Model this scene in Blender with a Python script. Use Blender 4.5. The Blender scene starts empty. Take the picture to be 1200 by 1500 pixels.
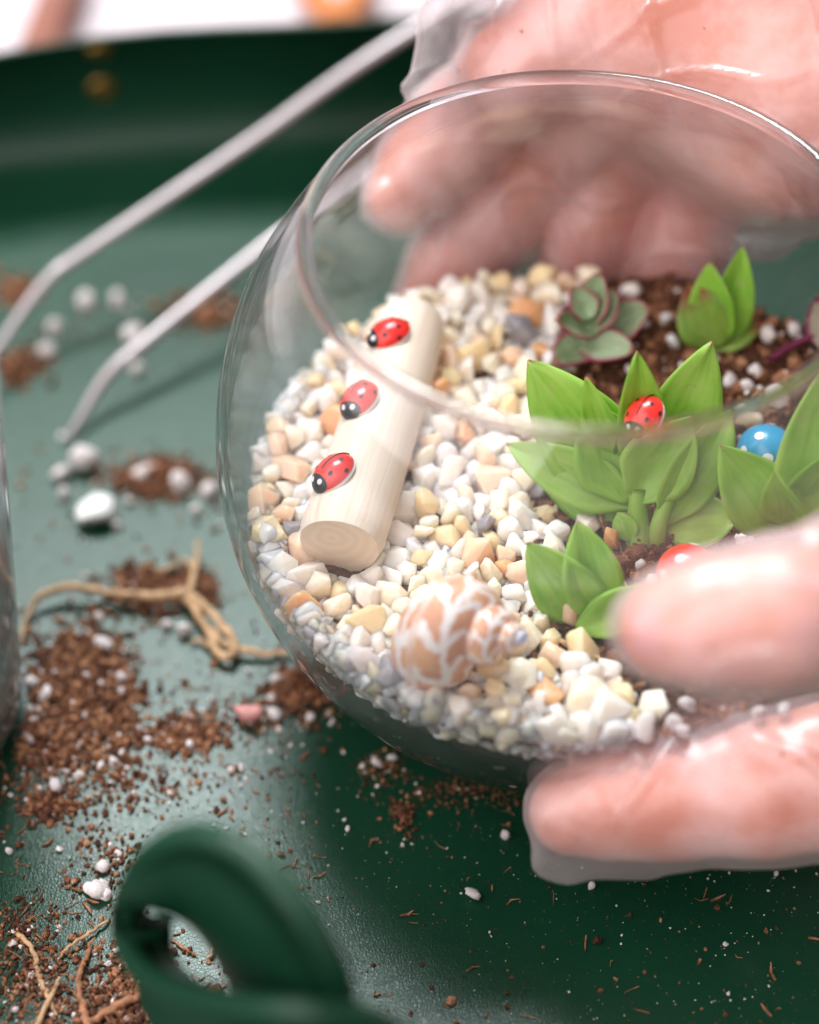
import bpy, math, random
import numpy as np
from mathutils import Vector, Matrix, noise as mnoise

random.seed(7)
RNG = np.random.default_rng(11)
SC = bpy.context.scene
COL = SC.collection

# ------------------------------------------------------------------ camera
PITCH = math.radians(46.0)
FPX = 3125.0                                  # focal length in photo pixels (1200 x 1500)
BOWL_R = 0.060
BOWL_C = np.array([0.0, 0.0, 0.054])
FWD = np.array([0, math.cos(PITCH), -math.sin(PITCH)])
UPV = np.array([0, math.sin(PITCH), math.cos(PITCH)])
RGT = np.array([1.0, 0, 0])
CAM = BOWL_C - 0.3627 * (FWD + (835 - 600) / FPX * RGT + (750 - 645) / FPX * UPV)
cam_data = bpy.data.cameras.new('camera')
cam = bpy.data.objects.new('camera', cam_data)
COL.objects.link(cam)
cam.location = CAM
cam.rotation_euler = (math.pi / 2 - PITCH, 0, 0)
cam_data.sensor_fit = 'VERTICAL'
cam_data.sensor_height = 36.0
cam_data.lens = 36.0 * FPX / 1500.0
cam_data.clip_start = 0.01
cam_data.clip_end = 50.0
cam_data.dof.use_dof = True
cam_data.dof.focus_distance = 0.358
cam_data.dof.aperture_fstop = 5.3
cam_data.dof.aperture_blades = 0
SC.camera = cam

# ------------------------------------------------------------------ light
world = bpy.data.worlds.new('World')
SC.world = world
world.use_nodes = True
bg = world.node_tree.nodes['Background']
bg.inputs[0].default_value = (1.0, 0.94, 0.94, 1)
bg.inputs[1].default_value = 0.36

def area(name, loc, target, sx, sy, power, col):
    d = bpy.data.lights.new(name, 'AREA')
    d.shape = 'RECTANGLE'; d.size = sx; d.size_y = sy; d.energy = power; d.color = col
    o = bpy.data.objects.new(name, d); COL.objects.link(o)
    o.location = loc
    v = Vector(target) - Vector(loc)
    o.rotation_euler = v.to_track_quat('-Z', 'Y').to_euler()
    return o

area('window_light_back', (-0.21, 0.85, 1.36), (-0.02, -0.03, 0.0), 0.58, 0.40, 34, (0.90, 0.98, 1.0))
area('window_light_front', (-1.22, -0.78, 1.46), (0, 0, 0.05), 3.1, 2.6, 70, (1.0, 0.94, 0.92))

SC.view_settings.view_transform = 'Standard'
SC.view_settings.look = 'None'
SC.view_settings.exposure = 0.05
SC.view_settings.gamma = 1.0
SC.cycles.max_bounces = 14
SC.cycles.diffuse_bounces = 4
SC.cycles.glossy_bounces = 8
SC.cycles.transmission_bounces = 12
SC.cycles.transparent_max_bounces = 24
SC.cycles.caustics_refractive = True
SC.cycles.caustics_reflective = False
SC.cycles.blur_glossy = 0.5
SC.cycles.sample_clamp_indirect = 6.0
SC.cycles.use_denoising = True
SC.cycles.use_adaptive_sampling = True
SC.cycles.adaptive_threshold = 0.03

# ------------------------------------------------------------------ pixel rays
def ray(x, y):
    return FWD + (x - 600) / FPX * RGT + (750 - y) / FPX * UPV
def P(x, y, z):                                # point on the ray at world height z
    d = ray(x, y)
    return CAM + d * ((z - CAM[2]) / d[2])
def PD(x, y, depth):                           # point at a depth along the camera axis
    return CAM + ray(x, y) * depth
def sphere_hit(x, y, far, R=BOWL_R):           # depth where a ray meets the bowl's sphere
    d = ray(x, y); oc = CAM - BOWL_C
    a = d @ d; b = 2 * d @ oc; c = oc @ oc - R * R
    disc = b * b - 4 * a * c
    if disc < 0: return -b / (2 * a)
    return (-b + (1 if far else -1) * math.sqrt(disc)) / (2 * a)

# ------------------------------------------------------------------ materials
def new_mat(name):
    m = bpy.data.materials.new(name); m.use_nodes = True
    nt = m.node_tree
    for n in list(nt.nodes):
        if n.type != 'OUTPUT_MATERIAL': nt.nodes.remove(n)
    out = nt.nodes[0]
    return m, nt, out
def N(nt, t, **kw):
    n = nt.nodes.new(t)
    for k, v in kw.items():
        if k.startswith('i_'):
            n.inputs[k[2:].replace('_', ' ')].default_value = v
        else: setattr(n, k, v)
    return n
def L(nt, a, b): nt.links.new(a, b)
def ramp(nt, stops, interp='LINEAR'):
    r = nt.nodes.new('ShaderNodeValToRGB')
    r.color_ramp.interpolation = interp
    e = r.color_ramp.elements
    while len(e) < len(stops): e.new(0.5)
    for el, (p, c) in zip(e, stops):
        el.position = p; el.color = (*c, 1) if len(c) == 3 else c
    return r
def simple(name, col, rough=0.5, metallic=0.0, sss=0.0, spec=0.5, noise_amt=0.0, noise_scale=300, bump=0.0, bump_scale=800, coat=0.0):
    m, nt, out = new_mat(name)
    b = N(nt, 'ShaderNodeBsdfPrincipled')
    b.inputs['Base Color'].default_value = (*col, 1)
    b.inputs['Roughness'].default_value = rough
    b.inputs['Metallic'].default_value = metallic
    b.inputs['Specular IOR Level'].default_value = spec
    b.inputs['Coat Weight'].default_value = coat
    if sss:
        b.inputs['Subsurface Weight'].default_value = sss
        b.inputs['Subsurface Radius'].default_value = (0.004, 0.002, 0.0012)
        b.inputs['Subsurface Scale'].default_value = 1.0
    tc = N(nt, 'ShaderNodeTexCoord')
    if noise_amt:
        no = N(nt, 'ShaderNodeTexNoise', i_Scale=noise_scale, i_Detail=4.0)
        L(nt, tc.outputs['Object'], no.inputs['Vector'])
        r = ramp(nt, [(0.3, tuple(c * (1 - noise_amt) for c in col)), (0.7, tuple(min(1, c * (1 + noise_amt)) for c in col))])
        L(nt, no.outputs['Fac'], r.inputs['Fac']); L(nt, r.outputs['Color'], b.inputs['Base Color'])
    if bump:
        no = N(nt, 'ShaderNodeTexNoise', i_Scale=bump_scale, i_Detail=4.0)
        L(nt, tc.outputs['Object'], no.inputs['Vector'])
        bp = N(nt, 'ShaderNodeBump', i_Strength=bump, i_Distance=0.0006)
        L(nt, no.outputs['Fac'], bp.inputs['Height']); L(nt, bp.outputs['Normal'], b.inputs['Normal'])
    L(nt, b.outputs['BSDF'], out.inputs['Surface'])
    return m

def mat_leather(name='green_leather', k=1.0):
    m, nt, out = new_mat(name)
    b = N(nt, 'ShaderNodeBsdfPrincipled')
    tc = N(nt, 'ShaderNodeTexCoord')
    n1 = N(nt, 'ShaderNodeTexNoise', i_Scale=14.0, i_Detail=5.0)
    L(nt, tc.outputs['Object'], n1.inputs['Vector'])
    r = ramp(nt, [(0.3, (0.004, 0.034, 0.016)), (0.7, (0.007, 0.050, 0.025))])
    L(nt, n1.outputs['Fac'], r.inputs['Fac'])
    # dusty smears of potting soil
    n2 = N(nt, 'ShaderNodeTexNoise', i_Scale=38.0, i_Detail=8.0, i_Roughness=0.7)
    L(nt, tc.outputs['Object'], n2.inputs['Vector'])
    r2 = ramp(nt, [(0.56, (0, 0, 0)), (0.78, (1, 1, 1))])
    L(nt, n2.outputs['Fac'], r2.inputs['Fac'])
    mx = N(nt, 'ShaderNodeMix', data_type='RGBA')
    mul = N(nt, 'ShaderNodeMath', operation='MULTIPLY'); mul.inputs[1].default_value = 0.06
    L(nt, r2.outputs['Color'], mul.inputs[0]); L(nt, mul.outputs[0], mx.inputs['Factor'])
    L(nt, r.outputs['Color'], mx.inputs[6]); mx.inputs[7].default_value = (0.16, 0.17, 0.14, 1)
    L(nt, mx.outputs[2], b.inputs['Base Color'])
    rr = N(nt, 'ShaderNodeMapRange'); rr.inputs['To Min'].default_value = 0.24; rr.inputs['To Max'].default_value = 0.34
    L(nt, n2.outputs['Fac'], rr.inputs['Value']); L(nt, rr.outputs[0], b.inputs['Roughness'])
    v = N(nt, 'ShaderNodeTexVoronoi', feature='DISTANCE_TO_EDGE', i_Scale=1600.0)
    nd = N(nt, 'ShaderNodeTexNoise', i_Scale=500.0)
    L(nt, tc.outputs['Object'], nd.inputs['Vector'])
    vm = N(nt, 'ShaderNodeVectorMath', operation='MULTIPLY_ADD')
    vm.inputs[1].default_value = (0.0012,) * 3
    L(nt, nd.outputs['Color'], vm.inputs[0]); L(nt, tc.outputs['Object'], vm.inputs[2]); L(nt, vm.outputs[0], v.inputs['Vector'])
    pw = N(nt, 'ShaderNodeMath', operation='POWER'); pw.inputs[1].default_value = 0.5
    L(nt, v.outputs['Distance'], pw.inputs[0])
    bp = N(nt, 'ShaderNodeBump', i_Strength=0.24, i_Distance=0.00016)
    L(nt, pw.outputs[0], bp.inputs['Height']); L(nt, bp.outputs['Normal'], b.inputs['Normal'])
    b.inputs['Specular IOR Level'].default_value = 0.32
    L(nt, b.outputs['BSDF'], out.inputs['Surface'])
    return m

def mat_glass(name, tint=(0.985, 0.985, 0.99), rough=0.0):
    m, nt, out = new_mat(name)
    g = N(nt, 'ShaderNodeBsdfGlass', i_Roughness=rough, i_IOR=1.47)
    g.inputs['Color'].default_value = (*tint, 1)
    L(nt, g.outputs[0], out.inputs['Surface'])
    return m

def mat_thin_glass(name, film=0.020, haze_max=0.10, tint=(0.975, 0.975, 0.985)):
    m, nt, out = new_mat(name)
    tc = N(nt, 'ShaderNodeTexCoord')
    tr = N(nt, 'ShaderNodeBsdfTransparent'); tr.inputs['Color'].default_value = (*tint, 1)
    gl = N(nt, 'ShaderNodeBsdfGlossy', i_Roughness=0.03)
    ge = N(nt, 'ShaderNodeNewGeometry')           # both faces of the thin wall reflect like glass met from the air
    io = N(nt, 'ShaderNodeMapRange'); io.inputs['To Min'].default_value = 1.5; io.inputs['To Max'].default_value = 1 / 1.5
    L(nt, ge.outputs['Backfacing'], io.inputs['Value'])
    fr = N(nt, 'ShaderNodeFresnel'); L(nt, io.outputs[0], fr.inputs['IOR'])
    m1 = N(nt, 'ShaderNodeMixShader'); L(nt, fr.outputs[0], m1.inputs[0]); L(nt, tr.outputs[0], m1.inputs[1]); L(nt, gl.outputs[0], m1.inputs[2])
    # milky film that paints the bowl's reflected haze into the glass, plus dust specks
    mp = N(nt, 'ShaderNodeMapping'); mp.inputs['Scale'].default_value = (1.0, 1.0, 0.35); mp.inputs['Rotation'].default_value = (0.5, 0.2, 0.3)
    L(nt, tc.outputs['Object'], mp.inputs['Vector'])
    n = N(nt, 'ShaderNodeTexNoise', i_Scale=55.0, i_Detail=7.0, i_Roughness=0.62, i_Distortion=1.2); L(nt, mp.outputs[0], n.inputs['Vector'])
    r = ramp(nt, [(0.35, (film,) * 3), (0.58, (film * 1.6,) * 3), (0.80, (haze_max,) * 3)]); L(nt, n.outputs['Fac'], r.inputs['Fac'])
    sp = N(nt, 'ShaderNodeTexNoise', i_Scale=900.0, i_Detail=2.0); L(nt, tc.outputs['Object'], sp.inputs['Vector'])
    r2 = ramp(nt, [(0.74, (0, 0, 0)), (0.78, (0.35,) * 3)]); L(nt, sp.outputs['Fac'], r2.inputs['Fac'])
    ad = N(nt, 'ShaderNodeMath', operation='ADD', use_clamp=True); L(nt, r.outputs['Color'], ad.inputs[0]); L(nt, r2.outputs['Color'], ad.inputs[1])
    df = N(nt, 'ShaderNodeBsdfDiffuse'); df.inputs['Color'].default_value = (0.85, 0.82, 0.84, 1)
    tl = N(nt, 'ShaderNodeBsdfTranslucent'); tl.inputs['Color'].default_value = (0.85, 0.82, 0.84, 1)
    md = N(nt, 'ShaderNodeMixShader', i_Fac=0.5); L(nt, df.outputs[0], md.inputs[1]); L(nt, tl.outputs[0], md.inputs[2])
    m2 = N(nt, 'ShaderNodeMixShader'); L(nt, ad.outputs[0], m2.inputs[0]); L(nt, m1.outputs[0], m2.inputs[1]); L(nt, md.outputs[0], m2.inputs[2])
    L(nt, m2.outputs[0], out.inputs['Surface'])
    return m

def mat_skin():
    m, nt, out = new_mat('skin')
    b = N(nt, 'ShaderNodeBsdfPrincipled')
    tc = N(nt, 'ShaderNodeTexCoord')
    n1 = N(nt, 'ShaderNodeTexNoise', i_Scale=62.0, i_Detail=4.0, i_Roughness=0.6)
    L(nt, tc.outputs['Object'], n1.inputs['Vector'])
    r = ramp(nt, [(0.36, (0.68, 0.20, 0.11)), (0.5, (0.80, 0.36, 0.29)), (0.64, (0.86, 0.48, 0.44))])
    L(nt, n1.outputs['Fac'], r.inputs['Fac']); L(nt, r.outputs['Color'], b.inputs['Base Color'])
    b.inputs['Roughness'].default_value = 0.5
    b.inputs['Subsurface Weight'].default_value = 0.25
    b.inputs['Subsurface Radius'].default_value = (0.005, 0.002, 0.001)
    b.inputs['Subsurface Scale'].default_value = 1.0
    n2 = N(nt, 'ShaderNodeTexNoise', i_Scale=420.0, i_Detail=4.0)
    L(nt, tc.outputs['Object'], n2.inputs['Vector'])
    bp = N(nt, 'ShaderNodeBump', i_Strength=0.3, i_Distance=0.0006)
    L(nt, n2.outputs['Fac'], bp.inputs['Height']); L(nt, bp.outputs['Normal'], b.inputs['Normal'])
    L(nt, b.outputs['BSDF'], out.inputs['Surface'])
    return m

def mat_glove():
    m, nt, out = new_mat('clear_vinyl')
    tc = N(nt, 'ShaderNodeTexCoord')
    mp = N(nt, 'ShaderNodeMapping'); mp.inputs['Scale'].default_value = (1.0, 1.6, 1.6)
    L(nt, tc.outputs['Object'], mp.inputs['Vector'])
    n0 = N(nt, 'ShaderNodeTexNoise', i_Scale=34.0, i_Detail=3.0)
    L(nt, mp.outputs[0], n0.inputs['Vector'])
    vm = N(nt, 'ShaderNodeVectorMath', operation='MULTIPLY_ADD'); vm.inputs[1].default_value = (0.05,) * 3
    L(nt, n0.outputs['Color'], vm.inputs[0]); L(nt, mp.outputs[0], vm.inputs[2])
    w = N(nt, 'ShaderNodeTexNoise', noise_type='RIDGED_MULTIFRACTAL', i_Scale=26.0, i_Detail=3.0)
    L(nt, vm.outputs[0], w.inputs['Vector'])
    bp = N(nt, 'ShaderNodeBump', i_Strength=0.7, i_Distance=0.003)
    L(nt, w.outputs['Fac'], bp.inputs['Height'])
    gl = N(nt, 'ShaderNodeBsdfGlossy', i_Roughness=0.32); gl.inputs['Color'].default_value = (1, 1, 1, 1)
    df = N(nt, 'ShaderNodeBsdfDiffuse'); df.inputs['Color'].default_value = (0.86, 0.80, 0.82, 1)
    tl = N(nt, 'ShaderNodeBsdfTranslucent'); tl.inputs['Color'].default_value = (0.86, 0.80, 0.82, 1)
    tr = N(nt, 'ShaderNodeBsdfTransparent'); tr.inputs['Color'].default_value = (0.98, 0.96, 0.965, 1)
    for n in (gl, df): L(nt, bp.outputs['Normal'], n.inputs['Normal'])
    md = N(nt, 'ShaderNodeMixShader', i_Fac=0.5); L(nt, df.outputs[0], md.inputs[1]); L(nt, tl.outputs[0], md.inputs[2])
    # milky where the film creases or is seen edge-on
    cr = ramp(nt, [(0.45, (0.20,) * 3), (0.7, (0.29,) * 3), (0.95, (0.68,) * 3)])
    L(nt, w.outputs['Fac'], cr.inputs['Fac'])
    lw = N(nt, 'ShaderNodeLayerWeight', i_Blend=0.35)
    lm = N(nt, 'ShaderNodeMath', operation='MULTIPLY_ADD'); lm.inputs[1].default_value = 0.45; lm.use_clamp = True
    L(nt, lw.outputs['Facing'], lm.inputs[0]); L(nt, cr.outputs['Color'], lm.inputs[2])
    m1 = N(nt, 'ShaderNodeMixShader'); L(nt, lm.outputs[0], m1.inputs[0]); L(nt, tr.outputs[0], m1.inputs[1]); L(nt, md.outputs[0], m1.inputs[2])
    ge = N(nt, 'ShaderNodeNewGeometry')
    io = N(nt, 'ShaderNodeMapRange'); io.inputs['To Min'].default_value = 1.5; io.inputs['To Max'].default_value = 1 / 1.5
    L(nt, ge.outputs['Backfacing'], io.inputs['Value'])
    fr = N(nt, 'ShaderNodeFresnel'); L(nt, io.outputs[0], fr.inputs['IOR']); L(nt, bp.outputs['Normal'], fr.inputs['Normal'])
    fm = N(nt, 'ShaderNodeMath', operation='MINIMUM'); fm.inputs[1].default_value = 0.14; L(nt, fr.outputs[0], fm.inputs[0])
    m2 = N(nt, 'ShaderNodeMixShader'); L(nt, fm.outputs[0], m2.inputs[0]); L(nt, m1.outputs[0], m2.inputs[1]); L(nt, gl.outputs[0], m2.inputs[2])
    # specks of soil stuck to the film
    sk = N(nt, 'ShaderNodeTexNoise', i_Scale=420.0, i_Detail=2.0); L(nt, tc.outputs['Object'], sk.inputs['Vector'])
    sr = ramp(nt, [(0.755, (0, 0, 0)), (0.775, (1, 1, 1))]); L(nt, sk.outputs['Fac'], sr.inputs['Fac'])
    sd_ = N(nt, 'ShaderNodeBsdfDiffuse'); sd_.inputs['Color'].default_value = (0.10, 0.04, 0.02, 1)
    m3 = N(nt, 'ShaderNodeMixShader'); L(nt, sr.outputs['Color'], m3.inputs[0]); L(nt, m2.outputs[0], m3.inputs[1]); L(nt, sd_.outputs[0], m3.inputs[2])
    L(nt, m3.outputs[0], out.inputs['Surface'])
    return m

def mat_pebble(own=False):
    m, nt, out = new_mat('quartz_pebble' if own else 'quartz_gravel')
    b = N(nt, 'ShaderNodeBsdfPrincipled')
    oi = N(nt, 'ShaderNodeObjectInfo')
    at = N(nt, 'ShaderNodeAttribute', attribute_name='rnd')
    ad = N(nt, 'ShaderNodeMath', operation='ADD'); L(nt, oi.outputs['Random'], ad.inputs[0]); L(nt, at.outputs['Fac'], ad.inputs[1])
    fr = N(nt, 'ShaderNodeMath', operation='FRACT'); L(nt, ad.outputs[0], fr.inputs[0])
    r = ramp(nt, [(0.0, (0.89, 0.80, 0.72)), (0.28, (0.87, 0.75, 0.66)), (0.42, (0.90, 0.75, 0.58)), (0.60, (0.89, 0.66, 0.42)),
                  (0.72, (0.87, 0.60, 0.42)), (0.79, (0.84, 0.75, 0.69)), (0.92, (0.88, 0.80, 0.74)), (0.972, (0.76, 0.42, 0.22)), (0.988, (0.40, 0.38, 0.40))])
    L(nt, fr.outputs[0], r.inputs['Fac'])
    tc = N(nt, 'ShaderNodeTexCoord')
    n1 = N(nt, 'ShaderNodeTexNoise', noise_dimensions='4D', i_Scale=1.1, i_Detail=5.0)
    L(nt, tc.outputs['Object'], n1.inputs['Vector']); 
    mw = N(nt, 'ShaderNodeMath', operation='MULTIPLY'); mw.inputs[1].default_value = 37.0
    L(nt, fr.outputs[0], mw.inputs[0]); L(nt, mw.outputs[0], n1.inputs['W'])
    r2 = ramp(nt, [(0.52, (0, 0, 0)), (0.75, (1, 1, 1))]); L(nt, n1.outputs['Fac'], r2.inputs['Fac'])
    mu = N(nt, 'ShaderNodeMath', operation='MULTIPLY'); mu.inputs[1].default_value = 0.3 if own else 0.4; L(nt, r2.outputs['Color'], mu.inputs[0])
    mx = N(nt, 'ShaderNodeMix', data_type='RGBA'); L(nt, mu.outputs[0], mx.inputs['Factor'])
    L(nt, oi.outputs['Color'] if own else r.outputs['Color'], mx.inputs[6]); mx.inputs[7].default_value = (0.84, 0.58, 0.38, 1)
    L(nt, mx.outputs[2], b.inputs['Base Color'])
    b.inputs['Roughness'].default_value = 0.34
    b.inputs['Subsurface Weight'].default_value = 0.8
    b.inputs['Subsurface Radius'].default_value = (0.0045, 0.0034, 0.0024)
    b.inputs['Subsurface Scale'].default_value = 1.0
    bp = N(nt, 'ShaderNodeBump', i_Strength=0.5, i_Distance=0.0004)
    n3 = N(nt, 'ShaderNodeTexNoise', i_Scale=3.0, i_Detail=6.0); L(nt, tc.outputs['Object'], n3.inputs['Vector'])
    L(nt, n3.outputs['Fac'], bp.inputs['Height']); L(nt, bp.outputs['Normal'], b.inputs['Normal'])
    L(nt, b.outputs['BSDF'], out.inputs['Surface'])
    return m

def mat_soil(name='potting_soil', lift=1.0):
    m, nt, out = new_mat(name)
    b = N(nt, 'ShaderNodeBsdfPrincipled')
    tc = N(nt, 'ShaderNodeTexCoord')
    at = N(nt, 'ShaderNodeAttribute', attribute_name='rnd')
    n1 = N(nt, 'ShaderNodeTexNoise', i_Scale=600.0, i_Detail=6.0, i_Roughness=0.7)
    L(nt, tc.outputs['Object'], n1.inputs['Vector'])
    ad = N(nt, 'ShaderNodeMath', operation='MULTIPLY_ADD'); ad.inputs[1].default_value = 0.55
    L(nt, at.outputs['Fac'], ad.inputs[0]); 
    sb = N(nt, 'ShaderNodeMath', operation='SUBTRACT'); sb.inputs[1].default_value = 0.25; L(nt, n1.outputs['Fac'], sb.inputs[0])
    L(nt, sb.outputs[0], ad.inputs[2])
    c = lambda *v: tuple(min(1, q * lift) for q in v)
    r = ramp(nt, [(0.12, c(0.022, 0.010, 0.006)), (0.4, c(0.075, 0.028, 0.015)), (0.62, c(0.16, 0.064, 0.032)), (0.82, c(0.32, 0.16, 0.085))])
    L(nt, ad.outputs[0], r.inputs['Fac']); L(nt, r.outputs['Color'], b.inputs['Base Color'])
    b.inputs['Roughness'].default_value = 0.85
    b.inputs['Specular IOR Level'].default_value = 0.25
    bp = N(nt, 'ShaderNodeBump', i_Strength=1.0, i_Distance=0.0008)
    n2 = N(nt, 'ShaderNodeTexNoise', i_Scale=900.0, i_Detail=5.0); L(nt, tc.outputs['Object'], n2.inputs['Vector'])
    L(nt, n2.outputs['Fac'], bp.inputs['Height']); L(nt, bp.outputs['Normal'], b.inputs['Normal'])
    L(nt, b.outputs['BSDF'], out.inputs['Surface'])
    return m

def mat_leaf(name, c_dark, c_mid, c_light, c_edge=None, edge_pow=0.0, tip=None):
    m, nt, out = new_mat(name)
    b = N(nt, 'ShaderNodeBsdfPrincipled')
    uv = N(nt, 'ShaderNodeUVMap'); tc = N(nt, 'ShaderNodeTexCoord')
    sp = N(nt, 'ShaderNodeSeparateXYZ'); L(nt, uv.outputs[0], sp.inputs[0])
    n1 = N(nt, 'ShaderNodeTexNoise', i_Scale=130.0, i_Detail=4.0); L(nt, tc.outputs['Object'], n1.inputs['Vector'])
    # long veins
    mp = N(nt, 'ShaderNodeMapping'); mp.inputs['Scale'].default_value = (8.0, 2.6, 1.0); L(nt, uv.outputs[0], mp.inputs['Vector'])
    n2 = N(nt, 'ShaderNodeTexNoise', i_Scale=1.0, i_Detail=3.0, i_Distortion=0.4); L(nt, mp.outputs[0], n2.inputs['Vector'])
    av = N(nt, 'ShaderNodeMath', operation='MULTIPLY_ADD'); av.inputs[1].default_value = 0.45
    L(nt, n2.outputs['Fac'], av.inputs[0])
    h = N(nt, 'ShaderNodeMath', operation='MULTIPLY'); h.inputs[1].default_value = 0.55; L(nt, n1.outputs['Fac'], h.inputs[0]); L(nt, h.outputs[0], av.inputs[2])
    r = ramp(nt, [(0.30, c_dark), (0.45, c_mid), (0.66, c_light)])
    L(nt, av.outputs[0], r.inputs['Fac'])
    col = r.outputs['Color']
    if c_edge:
        d = N(nt, 'ShaderNodeMath', operation='MULTIPLY_ADD'); d.inputs[1].default_value = 2.0; d.inputs[2].default_value = -1.0
        L(nt, sp.outputs['X'], d.inputs[0])
        ab = N(nt, 'ShaderNodeMath', operation='ABSOLUTE'); L(nt, d.outputs[0], ab.inputs[0])
        yv = N(nt, 'ShaderNodeMath', operation='POWER'); yv.inputs[1].default_value = 3.0; L(nt, sp.outputs['Y'], yv.inputs[0])
        mxx = N(nt, 'ShaderNodeMath', operation='MAXIMUM'); L(nt, ab.outputs[0], mxx.inputs[0]); L(nt, yv.outputs[0], mxx.inputs[1])
        er = ramp(nt, [(edge_pow, (0, 0, 0)), (min(1, edge_pow + 0.14), (1, 1, 1))]); L(nt, mxx.outputs[0], er.inputs['Fac'])
        mx = N(nt, 'ShaderNodeMix', data_type='RGBA'); L(nt, er.outputs['Color'], mx.inputs['Factor'])
        L(nt, col, mx.inputs[6]); mx.inputs[7].default_value = (*c_edge, 1); col = mx.outputs[2]
    if tip:
        ns = N(nt, 'ShaderNodeMath', operation='MULTIPLY_ADD'); ns.inputs[1].default_value = 0.35
        L(nt, n1.outputs['Fac'], ns.inputs[0]); L(nt, sp.outputs['Y'], ns.inputs[2])
        tr_ = ramp(nt, [(0.75, (0, 0, 0)), (1.1 if False else 1.0, (1, 1, 1))]); L(nt, ns.outputs[0], tr_.inputs['Fac'])
        mx = N(nt, 'ShaderNodeMix', data_type='RGBA'); L(nt, tr_.outputs['Color'], mx.inputs['Factor'])
        L(nt, col, mx.inputs[6]); mx.inputs[7].default_value = (*tip, 1); col = mx.outputs[2]
    bl = N(nt, 'ShaderNodeTexNoise', i_Scale=520.0, i_Detail=3.0); L(nt, tc.outputs['Object'], bl.inputs['Vector'])
    blr = ramp(nt, [(0.66, (0, 0, 0)), (0.74, (0.7,) * 3)]); L(nt, bl.outputs['Fac'], blr.inputs['Fac'])
    mb = N(nt, 'ShaderNodeMix', data_type='RGBA'); L(nt, blr.outputs['Color'], mb.inputs['Factor']); L(nt, col, mb.inputs[6]); mb.inputs[7].default_value = (0.42, 0.44, 0.16, 1); col = mb.outputs[2]
    dt = N(nt, 'ShaderNodeMapRange'); dt.inputs['From Min'].default_value = 0.955; dt.inputs['From Max'].default_value = 1.0; L(nt, sp.outputs['Y'], dt.inputs['Value'])
    md_ = N(nt, 'ShaderNodeMix', data_type='RGBA'); L(nt, dt.outputs[0], md_.inputs['Factor']); L(nt, col, md_.inputs[6]); md_.inputs[7].default_value = (0.40, 0.24, 0.10, 1); col = md_.outputs[2]
    L(nt, col, b.inputs['Base Color'])
    b.inputs['Roughness'].default_value = 0.42
    bp = N(nt, 'ShaderNodeBump', i_Strength=0.18, i_Distance=0.0003); L(nt, n2.outputs['Fac'], bp.inputs['Height']); L(nt, bp.outputs['Normal'], b.inputs['Normal'])
    tl = N(nt, 'ShaderNodeBsdfTranslucent'); L(nt, col, tl.inputs['Color'])
    ms = N(nt, 'ShaderNodeMixShader', i_Fac=0.32); L(nt, b.outputs[0], ms.inputs[1]); L(nt, tl.outputs[0], ms.inputs[2])
    L(nt, ms.outputs[0], out.inputs['Surface'])
    return m

def mat_wood():
    m, nt, out = new_mat('pale_wood')
    b = N(nt, 'ShaderNodeBsdfPrincipled')
    uv = N(nt, 'ShaderNodeUVMap')
    mp = N(nt, 'ShaderNodeMapping'); mp.inputs['Scale'].default_value = (30.0, 1.4, 1.0); L(nt, uv.outputs[0], mp.inputs['Vector'])
    n = N(nt, 'ShaderNodeTexNoise', i_Scale=1.0, i_Detail=6.0, i_Roughness=0.65, i_Distortion=0.3); L(nt, mp.outputs[0], n.inputs['Vector'])
    r = ramp(nt, [(0.24, (0.58, 0.42, 0.30)), (0.38, (0.75, 0.62, 0.49)), (0.7, (0.82, 0.72, 0.61))])
    L(nt, n.outputs['Fac'], r.inputs['Fac']); L(nt, r.outputs['Color'], b.inputs['Base Color'])
    b.inputs['Roughness'].default_value = 0.6
    bp = N(nt, 'ShaderNodeBump', i_Strength=0.5, i_Distance=0.0004); L(nt, n.outputs['Fac'], bp.inputs['Height']); L(nt, bp.outputs['Normal'], b.inputs['Normal'])
    L(nt, b.outputs[0], out.inputs['Surface'])
    return m

def mat_wood_end():
    m, nt, out = new_mat('cut_wood_end')
    b = N(nt, 'ShaderNodeBsdfPrincipled')
    uv = N(nt, 'ShaderNodeUVMap')
    w = N(nt, 'ShaderNodeTexWave', wave_type='RINGS', rings_direction='SPHERICAL', i_Scale=2.1, i_Distortion=7.0, i_Detail=5.0)
    mp = N(nt, 'ShaderNodeMapping'); mp.inputs['Location'].default_value = (-0.4, -0.62, 0); L(nt, uv.outputs[0], mp.inputs['Vector'])
    L(nt, mp.outputs[0], w.inputs['Vector'])
    r = ramp(nt, [(0.0, (0.68, 0.54, 0.39)), (1.0, (0.73, 0.59, 0.44))])
    L(nt, w.outputs['Fac'], r.inputs['Fac']); L(nt, r.outputs['Color'], b.inputs['Base Color'])
    b.inputs['Roughness'].default_value = 0.7
    L(nt, b.outputs[0], out.inputs['Surface'])
    return m

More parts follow.
